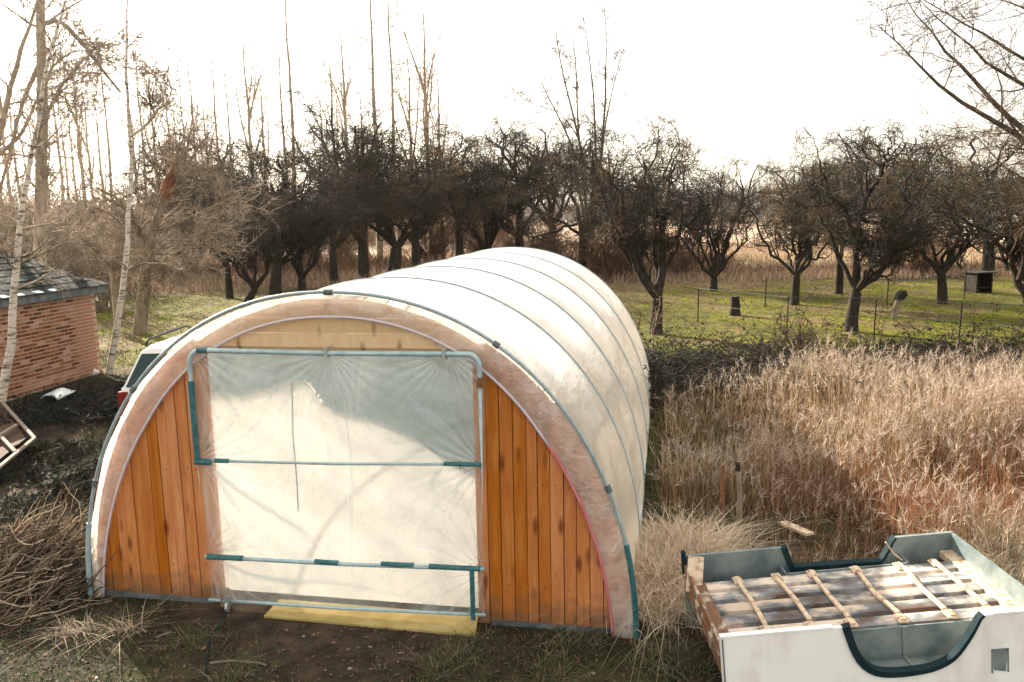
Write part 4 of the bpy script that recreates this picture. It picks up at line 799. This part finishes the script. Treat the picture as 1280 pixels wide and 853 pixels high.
hm = .74+.30*wav(x, y, 203, .8, 3)+.18*wav(x, y, 234, 2.5, 2)+.30*sstep(y, 8.0, 11.5)*sstep(x-tun_edge(y), .8, 3); lowf = 1-(1-sstep(y, 7.9, 8.9))*(1-sstep(x, 3.3, 4.0))*.75; h = hm.clip(.35, 1.7)*np.where(r.random(n) < .2, r.uniform(.3, .7, n), r.uniform(.65, 1.2, n))*(lowf**.6)
rusty = np.clip(1.25*np.exp(-((x-4.6)/1.7)**2-((y-8.2)/1.25)**2)+.75*sstep(wav(x, y, 204, .7, 3), .0, .5)-.5*np.exp(-((y-10.6)/.9)**2), 0, 1)  # rust fades in one band, painting a sunlit cream patch into the reeds
tn = jit(TAN, [3, 2, 2, 2, 2], n, 205)*(1-rusty[:, None]*.75)+jit(RUST, [2, 2, 2], n, 206)*rusty[:, None]*.75
bl_ = blades(n, (x, y), h, r.uniform(.0018, .004, n), .2, .5, tn, 207, 4); parts.append(bl_[:3])
# plumes on a third of them
sel = r.random(n) < np.where(y > 9, .26, .10); tp = bl_[3][sel]; td = nrm(bl_[4][sel]+np.array([.25, 0, .1])*0.05); m_ = len(tp); kk = 10
P0 = np.repeat(tp, kk, 0)-np.repeat(td, kk, 0)*r.uniform(0, .14, (m_*kk, 1)); d0 = nrm(np.repeat(td, kk, 0)+r.normal(0, .35, (m_*kk, 3)))
Pp, Rp = grow(P0, d0, r.uniform(.03, .12, m_*kk), np.full(m_*kk, .0036), 3, .15, -.1, r, .3); V, F = ribbons(Pp, Rp, nrm(r.standard_normal((m_*kk, 3))))
parts.append((V, F, np.repeat(jit([(.42, .34, .27), (.32, .25, .19), (.62, .53, .43)], [1, 1, 1], m_*kk, 208), 6, 0)))
# long drooping leaves
x, y = area(80000, 1.5, 13, 6.3, 14.0, 211, reedmask); n = len(x); h = (.5+.35*wav(x, y, 203, .8, 3)+.25*sstep(y, 8.5, 12)).clip(.25, 1.1)*r.uniform(.4, 1.0, n)*.85*(1-(1-sstep(y, 7.9, 8.9))*(1-sstep(x, 3.3, 4.0))*.7)
tn = jit(TAN+RUST, [3, 2, 2, 2, 2, 1, 1, 1], n, 212, .25); b2 = blades(n, (x, y), h, r.uniform(.003, .007, n), .6, 1.1, tn, 213, 4); parts.append(b2[:3])
stuff('reed_bed', parts, M['reed'], 'wide bed of tan and rusty dry reeds filling the right side', 'reeds')
# pale straw tussocks by the tunnel edge and right of the truck bed
parts = []
def tussock(cx, cy, rad, n, h, seed, cols, lean=.7, curl=1.2, w_=.004):
    r = np.random.default_rng(seed); x = cx+r.normal(0, rad, n); y = cy+r.normal(0, rad, n)
    q = blades(n, (x, y), h*r.uniform(.5, 1.1, n), np.full(n, w_)*r.uniform(.6, 1.4, n), lean, curl, jit(cols, [1]*len(cols), n, seed+1), seed+2, 5, wind=(.0, -.1)); return q[:3]
STR = [(.66, .53, .39), (.50, .38, .26), (.84, .72, .57)]
for i, (px, py, h_, n_) in enumerate([(818, 735, .5, 900), (835, 725, .5, 900), (860, 700, .5, 900), (838, 690, .45, 700), (822, 770, .4, 500), (850, 752, .4, 500), (875, 690, .4, 500), (826, 700, .45, 500)]):
    b = G(px, py); parts.append(tussock(b[0]+.03, b[1], .16, n_, h_, 300+i*5, STR))
b_ = G(1250, 700)
for i in range(16): parts.append(tussock(4.45+.35*(i % 5), 6.3+.33*(i//5), .22, 900, .6, 400+5*i, [(.55, .46, .36), (.35, .27, .18), (.12, .13, .09), (.22, .17, .11)], .5, 1.0))
stuff('straw_tussocks', parts, M['reed'], 'pale bleached straw tussocks beside the tunnel foot and the truck bed', 'grass')
# rough dark grass in front and on the left, litter
GRN = [(.04, .085, .025), (.07, .11, .035), (.13, .13, .05), (.22, .16, .10), (.02, .035, .015)]
parts = []
def nearmask(x, y, r):
    u = (x-TX)*math.cos(PSI)-(y-TY)*math.sin(PSI); v = (x-TX)*math.sin(PSI)+(y-TY)*math.cos(PSI)
    k = ~((np.abs(u) < 2.37) & (v > -.02) & (v < TL)) & ~in_bed(x, y, .02) & ~((np.abs(u+.2) < 1.15) & (v < .05) & (v > -.32))
    dens = .25+.75*sstep(wav(x, y, 21, .9, 4), -.3, .25)+.6*np.exp(-((v+.12)/.12)**2)*(np.abs(u) > 1.2)
    path = np.exp(-((x+1.6)/.9)**2)*sstep(-y, -6.6, -5.9)
    return k & (r.random(len(x)) < dens*(1-.75*path))
x, y = area(110000, -8, 4.6, 4.2, 8.5, 501, nearmask); n = len(x); r = np.random.default_rng(502); parts.append(blades(n, (x, y), r.uniform(.03, .10, n), r.uniform(.0018, .0045, n), .5, .8, jit(GRN, [4, 3, 2, 2, 3], n, 503), 504, 3)[:3])
x, y = area(60000, -13, -2.2, 8., 20, 511, nearmask); n = len(x); parts.append(blades(n, (x, y), r.uniform(.05, .2, n), r.uniform(.003, .007, n), .5, .9, jit([(.035, .045, .022), (.05, .055, .025), (.09, .075, .04), (.16, .12, .08), (.02, .025, .018)], [4, 3, 2, 1, 3], n, 513), 514, 3)[:3])
x, y = area(16000, 1.6, 5, 7.3, 15.5, 521, lambda x, y, r: (x > tun_edge(y)+.02) & (x < tun_edge(y)+1.2) & (y > 8.6)); n = len(x); parts.append(blades(n, (x, y), r.uniform(.1, .4, n), r.uniform(.003, .006, n), .4, .9, jit([(.05, .06, .02), (.10, .10, .035), (.20, .15, .08)], [2, 2, 2], n, 523), 524, 3)[:3])
stuff('rough_grass', parts, M['grass'], 'short dark rough grass and weeds around the tunnel')
x, y = area(90000, -22, 30, 16.5, 38, 531, lambda x, y, r: r.random(len(x)) < .35+.65*sstep(wav(x, y, 21, .9, 4)+wav(x, y, 23, .3, 3), -.3, .3)); n = len(x)
stuff('meadow_grass', [blades(n, (x, y), r.uniform(.03, .11, n), r.uniform(.008, .018, n), .8, .6, jit([(.17, .18, .016), (.035, .045, .010), (.28, .27, .03), (.12, .085, .045)], [4, 4, 2.5, 2], n, 532), 533, 2)[:3]], M['grass'], 'mossy yellow green meadow turf under the orchard trees')
x, y = area(50000, -30, 40, 36, 62, 541); n = len(x)
stuff('scrub_grass', [blades(n, (x, y), r.uniform(.2, .7, n), r.uniform(.012, .03, n), .3, .6, jit([(.36, .25, .17), (.26, .17, .11), (.46, .34, .25)], [1, 1, 1], n, 542), 543, 2)[:3]], M['reed'], 'dry pinkish brown grass behind the orchard')
# leaf litter, scraps
r = np.random.default_rng(551); n = 26000; x, y = area(n, -8, 4.5, 4.3, 15, 552, lambda x, y, r: nearmask(x, y, r) | ((y < 6.1+.0*x) & (r.random(len(x)) < .5))); n = len(x); z = hgt(x, y)+r.uniform(.004, .02, n)
c = np.stack([x, y, z], -1); u = nrm(np.c_[r.standard_normal((n, 2)), .3*r.standard_normal(n)]); v = nrm(np.cross(u, np.c_[.3*r.standard_normal((n, 2)), np.ones(n)])); s_ = r.uniform(.005, .024, (n, 1))
V = np.stack([c-u*s_, c+v*s_*.5, c+u*s_, c-v*s_*.5], 1).reshape(-1, 3); q = np.arange(n)[:, None]*4+np.arange(4)[None]
o = mk('leaf_litter', V, q, M['grass'], tint=np.repeat(jit([(.24, .15, .09), (.14, .09, .06), (.48, .38, .28), (.05, .035, .025)], [3, 3, .6, 3], n, 553), 4, 0)); tag(o, 'brown fallen leaves and scraps scattered on the bare soil', 'leaf litter', kind='stuff')
r = np.random.default_rng(561); n = 4200; x, y = area(n, -6, 4.2, 4.3, 7.2, 562, lambda x, y, r: ((x-TX)*math.sin(PSI)+(y-TY)*math.cos(PSI) < -.08) & ~in_bed(x, y, .02)); n = len(x); s_ = r.uniform(.005, .022, (n, 1, 1))
base = np.array([[0, 0, .8], [1, 0, 0], [-.2, 1, .1], [-.9, -.1, 0], [.1, -1, .1]])[None]*s_*r.uniform(.6, 1.3, (n, 5, 3)); V = (base+np.stack([x, y, hgt(x, y)+.002], -1)[:, None]).reshape(-1, 3)
F = (np.arange(n)[:, None, None]*5+np.array([[0, 1, 2], [0, 2, 3], [0, 3, 4], [0, 4, 1]])[None]).reshape(-1, 3)
o = mk('soil_clods', V, F, M['grass'], tint=np.repeat(jit([(.07, .05, .035), (.045, .032, .024), (.12, .09, .065), (.30, .26, .21)], [4, 4, 2, .3], n, 563), 5, 0)); tag(o, 'crumbs of dark soil and small stones on the trodden ground', 'soil clods', kind='stuff')
# dark bramble strip in the ditch, and brambles near the shed
def brambles(name, spots, m, label, leafc):
    parts = []; tints = []
    for (cx, cy, sx, sy, n, h, seed) in spots:
        r = np.random.default_rng(seed); x = cx+r.uniform(-sx, sx, n); y = cy+r.uniform(-sy, sy, n)+.12*(x-cx); an = r.uniform(0, 6.28, n)
        d = np.c_[np.cos(an), np.sin(an), 1.1+0*an]; P, R = grow(np.c_[x, y, hgt(x, y)], d, h*r.uniform(1, 2.2, n), np.full(n, .006), 7, .14, -.22, r, .5); P[:, :, 2] = np.maximum(P[:, :, 2], hgt(P[:, :, 0], P[:, :, 1])+.01)
        V, F = tubes(P, R, 3); parts.append((V, F)); tints.append(np.repeat(jit([(.026, .019, .014), (.055, .038, .028), (.012, .013, .011)], [1, 1, 1], n, seed+1), 21, 0))
        p, dd, _ = spawn(P, R, 9, .1, 1, 1, .2, r); s_ = r.uniform(.015, .04, (len(p), 1)); v = nrm(np.cross(dd, r.standard_normal(dd.shape)))
        V = np.stack([p, p+dd*s_+v*s_*.5, p+dd*s_*2, p+dd*s_-v*s_*.5], 1).reshape(-1, 3); parts.append((V, [np.arange(len(p))[:, None]*4+np.arange(4)[None]])); tints.append(np.repeat(jit(leafc, [1]*len(leafc), len(p), seed+2), 4, 0))
    V, F = join(parts); o = mk(name, V, F, m, tint=np.concatenate(tints)); tag(o, label, 'brambles', kind='stuff')
DK = [(.010, .016, .012), (.018, .025, .015), (.026, .022, .017)]
brambles('bramble_strip', [(10.5, 15.3, 9.0, 1.2, 8500, 1.05, 601), (11, 17.6, 9.5, 1.3, 1500, .6, 605)], M['grass'], 'dark bramble strip in the ditch between reeds and meadow', DK)
brambles('bramble_patch', [(-6.9, 13.4, 1.5, 1.3, 1500, .22, 611), (-5.2, 8.3, 1.2, 1.2, 500, .08, 627), (-4.8, 9.9, .8, .7, 700, .16, 615), (-7.2, 10.6, 1.2, .8, 500, .12, 619), (-5.3, 17, 1.5, 1.5, 500, .3, 623)], M['grass'], 'dark tangled brambles on the bank below the brick shed', DK)
# saplings in front of the dark strip
tw = [(985, 425), (1010, 425), (968, 420)]
for i, (px, lab) in enumerate([(815, 'thin bare sapling against the right side of the tunnel'), (1000, 'dark multi stemmed sapling bush in front of the slim orchard trunk')]):
    b = G(px, 452); vf = shrub(700+i, 1.3 if i else 1.8, .5, 10 if i else 3, k=5, dens=.5); put_tree('sapling', tuple(b), *vf, M['bark_tan'], M['twig_brown'], lab, 'sapling')
# brush pile at lower left
r = np.random.default_rng(801); n = 2000; cx, cy = G(60, 760)[:2]
cx -= .38; x = cx+r.normal(0, .28, n); y = cy+.35+r.normal(0, .25, n); ht = .62*np.exp(-((x-cx)/.6)**2-((y-cy-.35)/.45)**2); P0 = np.c_[x, y, hgt(x, y)+ht*r.uniform(0, 1, n)]
d = np.c_[r.normal(-.75, .3, n), r.normal(-.5, .3, n), r.normal(-.55, .3, n)]; d *= np.where(r.random(n) < .7, 1, -1)[:, None]*np.array([1, 1, 1]); P, R = grow(P0+[.1, .05, 0], d, r.uniform(.2, .62, n), r.uniform(.003, .0085, n), 6, .22, 0, r, .4)
P[:, :, 2] = np.maximum(P[:, :, 2], .01+.02*r.random((n, 1))); V, F = tubes(P, R, 4)
o = mk('brush_pile', V, F, M['reed'], tint=np.repeat(jit([(.17, .12, .08), (.33, .25, .17), (.55, .45, .34), (.07, .05, .035), (.20, .10, .06)], [3, 3, 2.5, 3, 1], n, 802), 24, 0)); tag(o, 'heap of cut reddish brown twigs and stalks at the left foot of the tunnel', 'brush pile', kind='stuff')
b = G(70, 800); o_ = []
stuff('straw_tussocks', [tussock(b[0]+.1, b[1]+.1, .08, 160, .2, 811, STR, .9, 1.2, .003), tussock(b[0]+.5, b[1]+.12, .06, 120, .2, 815, STR, .9, 1.2, .003)], M['reed'], 'pale straw tuft at the front of the brush heap')
tg = [tussock(*G(px, py)[:2], .1, 260, .16, 900+7*i, [(.26, .21, .15), (.07, .11, .04), (.14, .13, .07)], .8, 1., .0025) for i, (px, py) in enumerate([(590, 812), (720, 800), (820, 830), (850, 815), (560, 835), (130, 790), (240, 800), (870, 838), (690, 840), (300, 840)])]
stuff('straw_tussocks', tg, M['reed'], 'small faded tufts along the foot of the timber front')
# ------------------------------------------------------------------ small things
# fence across the meadow edge
fp = [(872, 404, 382), (956, 386, 335), (983, 420, 385), (1092, 424, 382), (1198, 432, 384), (1205, 375, 345), (1108, 388, 350)]
fe = empty('wire_fence', (0, 0, 0), 0, label='sparse post and wire fence along the ditch in front of the meadow', cat='fence')
for px, pb, pt in fp:
    b = G(px, pb); hh = 1.0; mm = MB().tube([(b[0], b[1], -.3), (b[0]+.01, b[1], .6), (b[0]+.02, b[1], hh)], .018, 7).build('post', M['bark'], fe)
ln = [G(px, pb) for px, pb, pt in (fp[0], fp[2], fp[3], fp[4])]+[G(1330, 440)]
for zz in (.55, 1.0):
    MB().tube([tuple(p+[0, 0, zz]) for p in ln], .006, 4).build('wire', M['wire'], fe)
b = G(922, 672); st = empty('wooden_stake', tuple(b), 0, label='weathered grey wooden stake standing up in the reeds', cat='stake')
MB().tube([(0, 0, -.2), (.01, 0, .4), (-.01, .01, .72), (-.02, .0, .78)], np.array([.028, .026, .026, .018]), 7).build('shaft', M['oldwood'], st); MB().tube([(-.013, .005, .70), (-.02, 0, .785)], np.array([.029, .02]), 7).build('dark_tip', M['bark'], st)
b = G(904, 650); st = empty('wooden_stake', tuple(b), 0, label='short broken reddish stake left of the grey one in the reeds', cat='stake'); MB().tube([(0, 0, -.2), (-.02, .01, .35), (-.01, .01, .6)], np.array([.03, .024, .014]), 7).build('shaft', M['redwood'], st)
b = G(918, 396); sp = empty('tree_stump', tuple(b), 0, label='short dark stump near the goblet shaped tree', cat='stump'); MB().tube([(0, 0, -.1), (.02, 0, .3), (.0, 0, .62)], np.array([.2, .15, .13]), 9).build('wood', M['bark'], sp)
b = G(1118, 398); sp = empty('tree_stump', tuple(b), 0, label='dark crooked stump with a knobbly head on the meadow', cat='stump')
MB().tube([(0, 0, -.1), (.02, 0, .3), (.10, 0, .55)], np.array([.11, .08, .08]), 9).build('wood', M['oldwood'], sp); MB().tube([(.02, 0, .52), (.12, .02, .62), (.24, 0, .75), (.26, 0, .80)], np.array([.08, .15, .13, .05]), 9).build('head', M['bark'], sp)
# dark little hut on the meadow far right
b = G(1222, 366); hu = empty('garden_hut', tuple(b), .2, label='small dark open fronted animal hutch at the far end of the meadow', cat='hutch')
MB().box((-.32, 0, .36), (.05, .6, .72)).box((.32, 0, .36), (.05, .6, .72)).box((0, .28, .4), (.64, .04, .7)).box((0, 0, .2), (.6, .55, .03)).build('wall', M['bark'], hu); MB().box((0, -.02, .76), (.85, .8, .04)).build('roof', M['bark'], hu)
# white gable and orange chimney beyond the right edge
b = G(1284, 306); ho = empty('distant_house', (b[0]+1.5, b[1], 0), 0, label='sliver of a distant white house at the right edge', cat='house')
MB().box((0, 3, 1.6), (6.5, 6, 3.4)).build('wall', M['whitewall'], ho); MB().prism([(-3.5, 3.3), (3.5, 3.3), (0, 5.2)], -.3, 6.3).build('roof', M['slate'], ho)
b = G(1274, 345); po = empty('brick_pillar', tuple(b), 0, label='thin orange brick pillar at the right edge beyond the meadow', cat='pillar'); MB().box((0, 0, 1.), (.26, .26, 2.6)).build('shaft', M['orange'], po); MB().box((0, 0, 2.33), (.34, .34, .06)).build('cap', M['whitewall'], po)
# wooden lattice and pale blue sheet on the left bank
def gp(px, py, z=.12): return tuple(G(px, py, z+.18))
b = G(20, 560); la = empty('broken_trellis', (0, 0, 0), 0, label='broken wooden trellis lying on the ground at the left edge', cat='trellis')
for (p1, p2) in (((-20, 478, .3), (43, 548, .1)), ((43, 548, .1), (-30, 608, .1)), ((21, 531, .15), (-25, 560, .15)), ((-5, 540, .15), (19, 565, .11))):
    MB().bar(gp(*p1), gp(*p2), .045, .03).build('lath', M['palewood'], la)
bd = mk('rusty_panel', [gp(-30, 510, .07), gp(2, 505, .07), gp(32, 548, .07), gp(-20, 590, .07), gp(-30, 510, .04), gp(2, 505, .04), gp(32, 548, .04), gp(-20, 590, .04)], [(0, 3, 2, 1), (4, 5, 6, 7), (0, 1, 5, 4), (1, 2, 6, 5), (2, 3, 7, 6), (3, 0, 4, 7)], M['oldwood2'], la)
n1, n2 = 12, 8; pts = []
c4 = [G(53, 522), G(72, 514), G(98, 519), G(76, 531)]
for j in range(n2):
    for i in range(n1):
        u, v = i/(n1-1), j/(n2-1); p = (c4[0]*(1-u)+c4[3]*u)*(1-v)+(c4[1]*(1-u)+c4[2]*u)*v; pts.append((p[0], p[1], float(hgt(p[0], p[1]))+.16+.09*math.sin(math.pi*u)*math.sin(math.pi*(.2+.6*v))+.012*math.sin(u*9+v*4)))
F = [(j*n1+i, j*n1+i+1, (j+1)*n1+i+1, (j+1)*n1+i) for j in range(n2-1) for i in range(n1-1)]
o = mk('plastic_sheet', pts, F, M['bluesheet'], smooth=True); mo = o.modifiers.new('thickness', 'SOLIDIFY'); mo.thickness = .02
tag(o, 'pale blue bent plastic sheet lying on the dark bank left of the tunnel', 'plastic sheet')
b = G(126, 472); MB_ = MB().tube([(0, 0, 0), (.05, .02, .06), (.12, .02, .05)], np.array([.03, .07, .03]), 7).build('pale_stone', M['whitewall'], loc=tuple(b+[0, -.3, .12])); tag(MB_, 'small pale stone at the foot of the brick shed corner', 'stone')
b = G(1000, 672); pk = MB().bar((-.10, .26, .06), (.04, -.16, .10), .10, .025).build('timber_offcut', M['bracket'], loc=tuple(b)); tag(pk, 'short yellowish timber offcut lying in the reeds behind the truck bed', 'timber')
b = G(225, 800); sk = MB().tube([G(195, 797, .02), G(205, 793, .03), G(215, 790, .02)], .008, 5).build('pale_stick', M['palewood']); tag(sk, 'short pale stick on the dark soil in front of the left planks', 'stick')
sk = MB().tube([G(262, 829, .01), G(290, 826, .02), G(325, 829, .02), G(332, 832, .01)], .009, 5).build('pale_stick', M['palewood']); tag(sk, 'longer pale stick on the soil near the bottom edge', 'stick')
cb = MB().tube([G(282, 768, .01), G(262, 800, .008), G(258, 825, .004), G(259, 853, .0)], .009, 6).build('cable', M['black']); tag(cb, 'dark cable running over the soil from the caster', 'cable')

# ------------------------------------------------------------------ haze
hz = MB().box((0, 700, 20), (1860, 1660, 50)).build('haze', None); tag(hz, kind='stuff'); tag(hz, 'thin pale winter haze in the air over the meadow and trees', 'haze')
mh = bpy.data.materials.new('haze_air'); mh.use_nodes = True; n = mh.node_tree.nodes; n.clear(); v = n.new('ShaderNodeVolumePrincipled'); v.inputs['Color'].default_value = (.9, .88, .84, 1); v.inputs['Density'].default_value = .00018; v.inputs['Anisotropy'].default_value = .8
oo = n.new('ShaderNodeOutputMaterial'); mh.node_tree.links.new(v.outputs[0], oo.inputs['Volume']); hz.data.materials.append(mh)
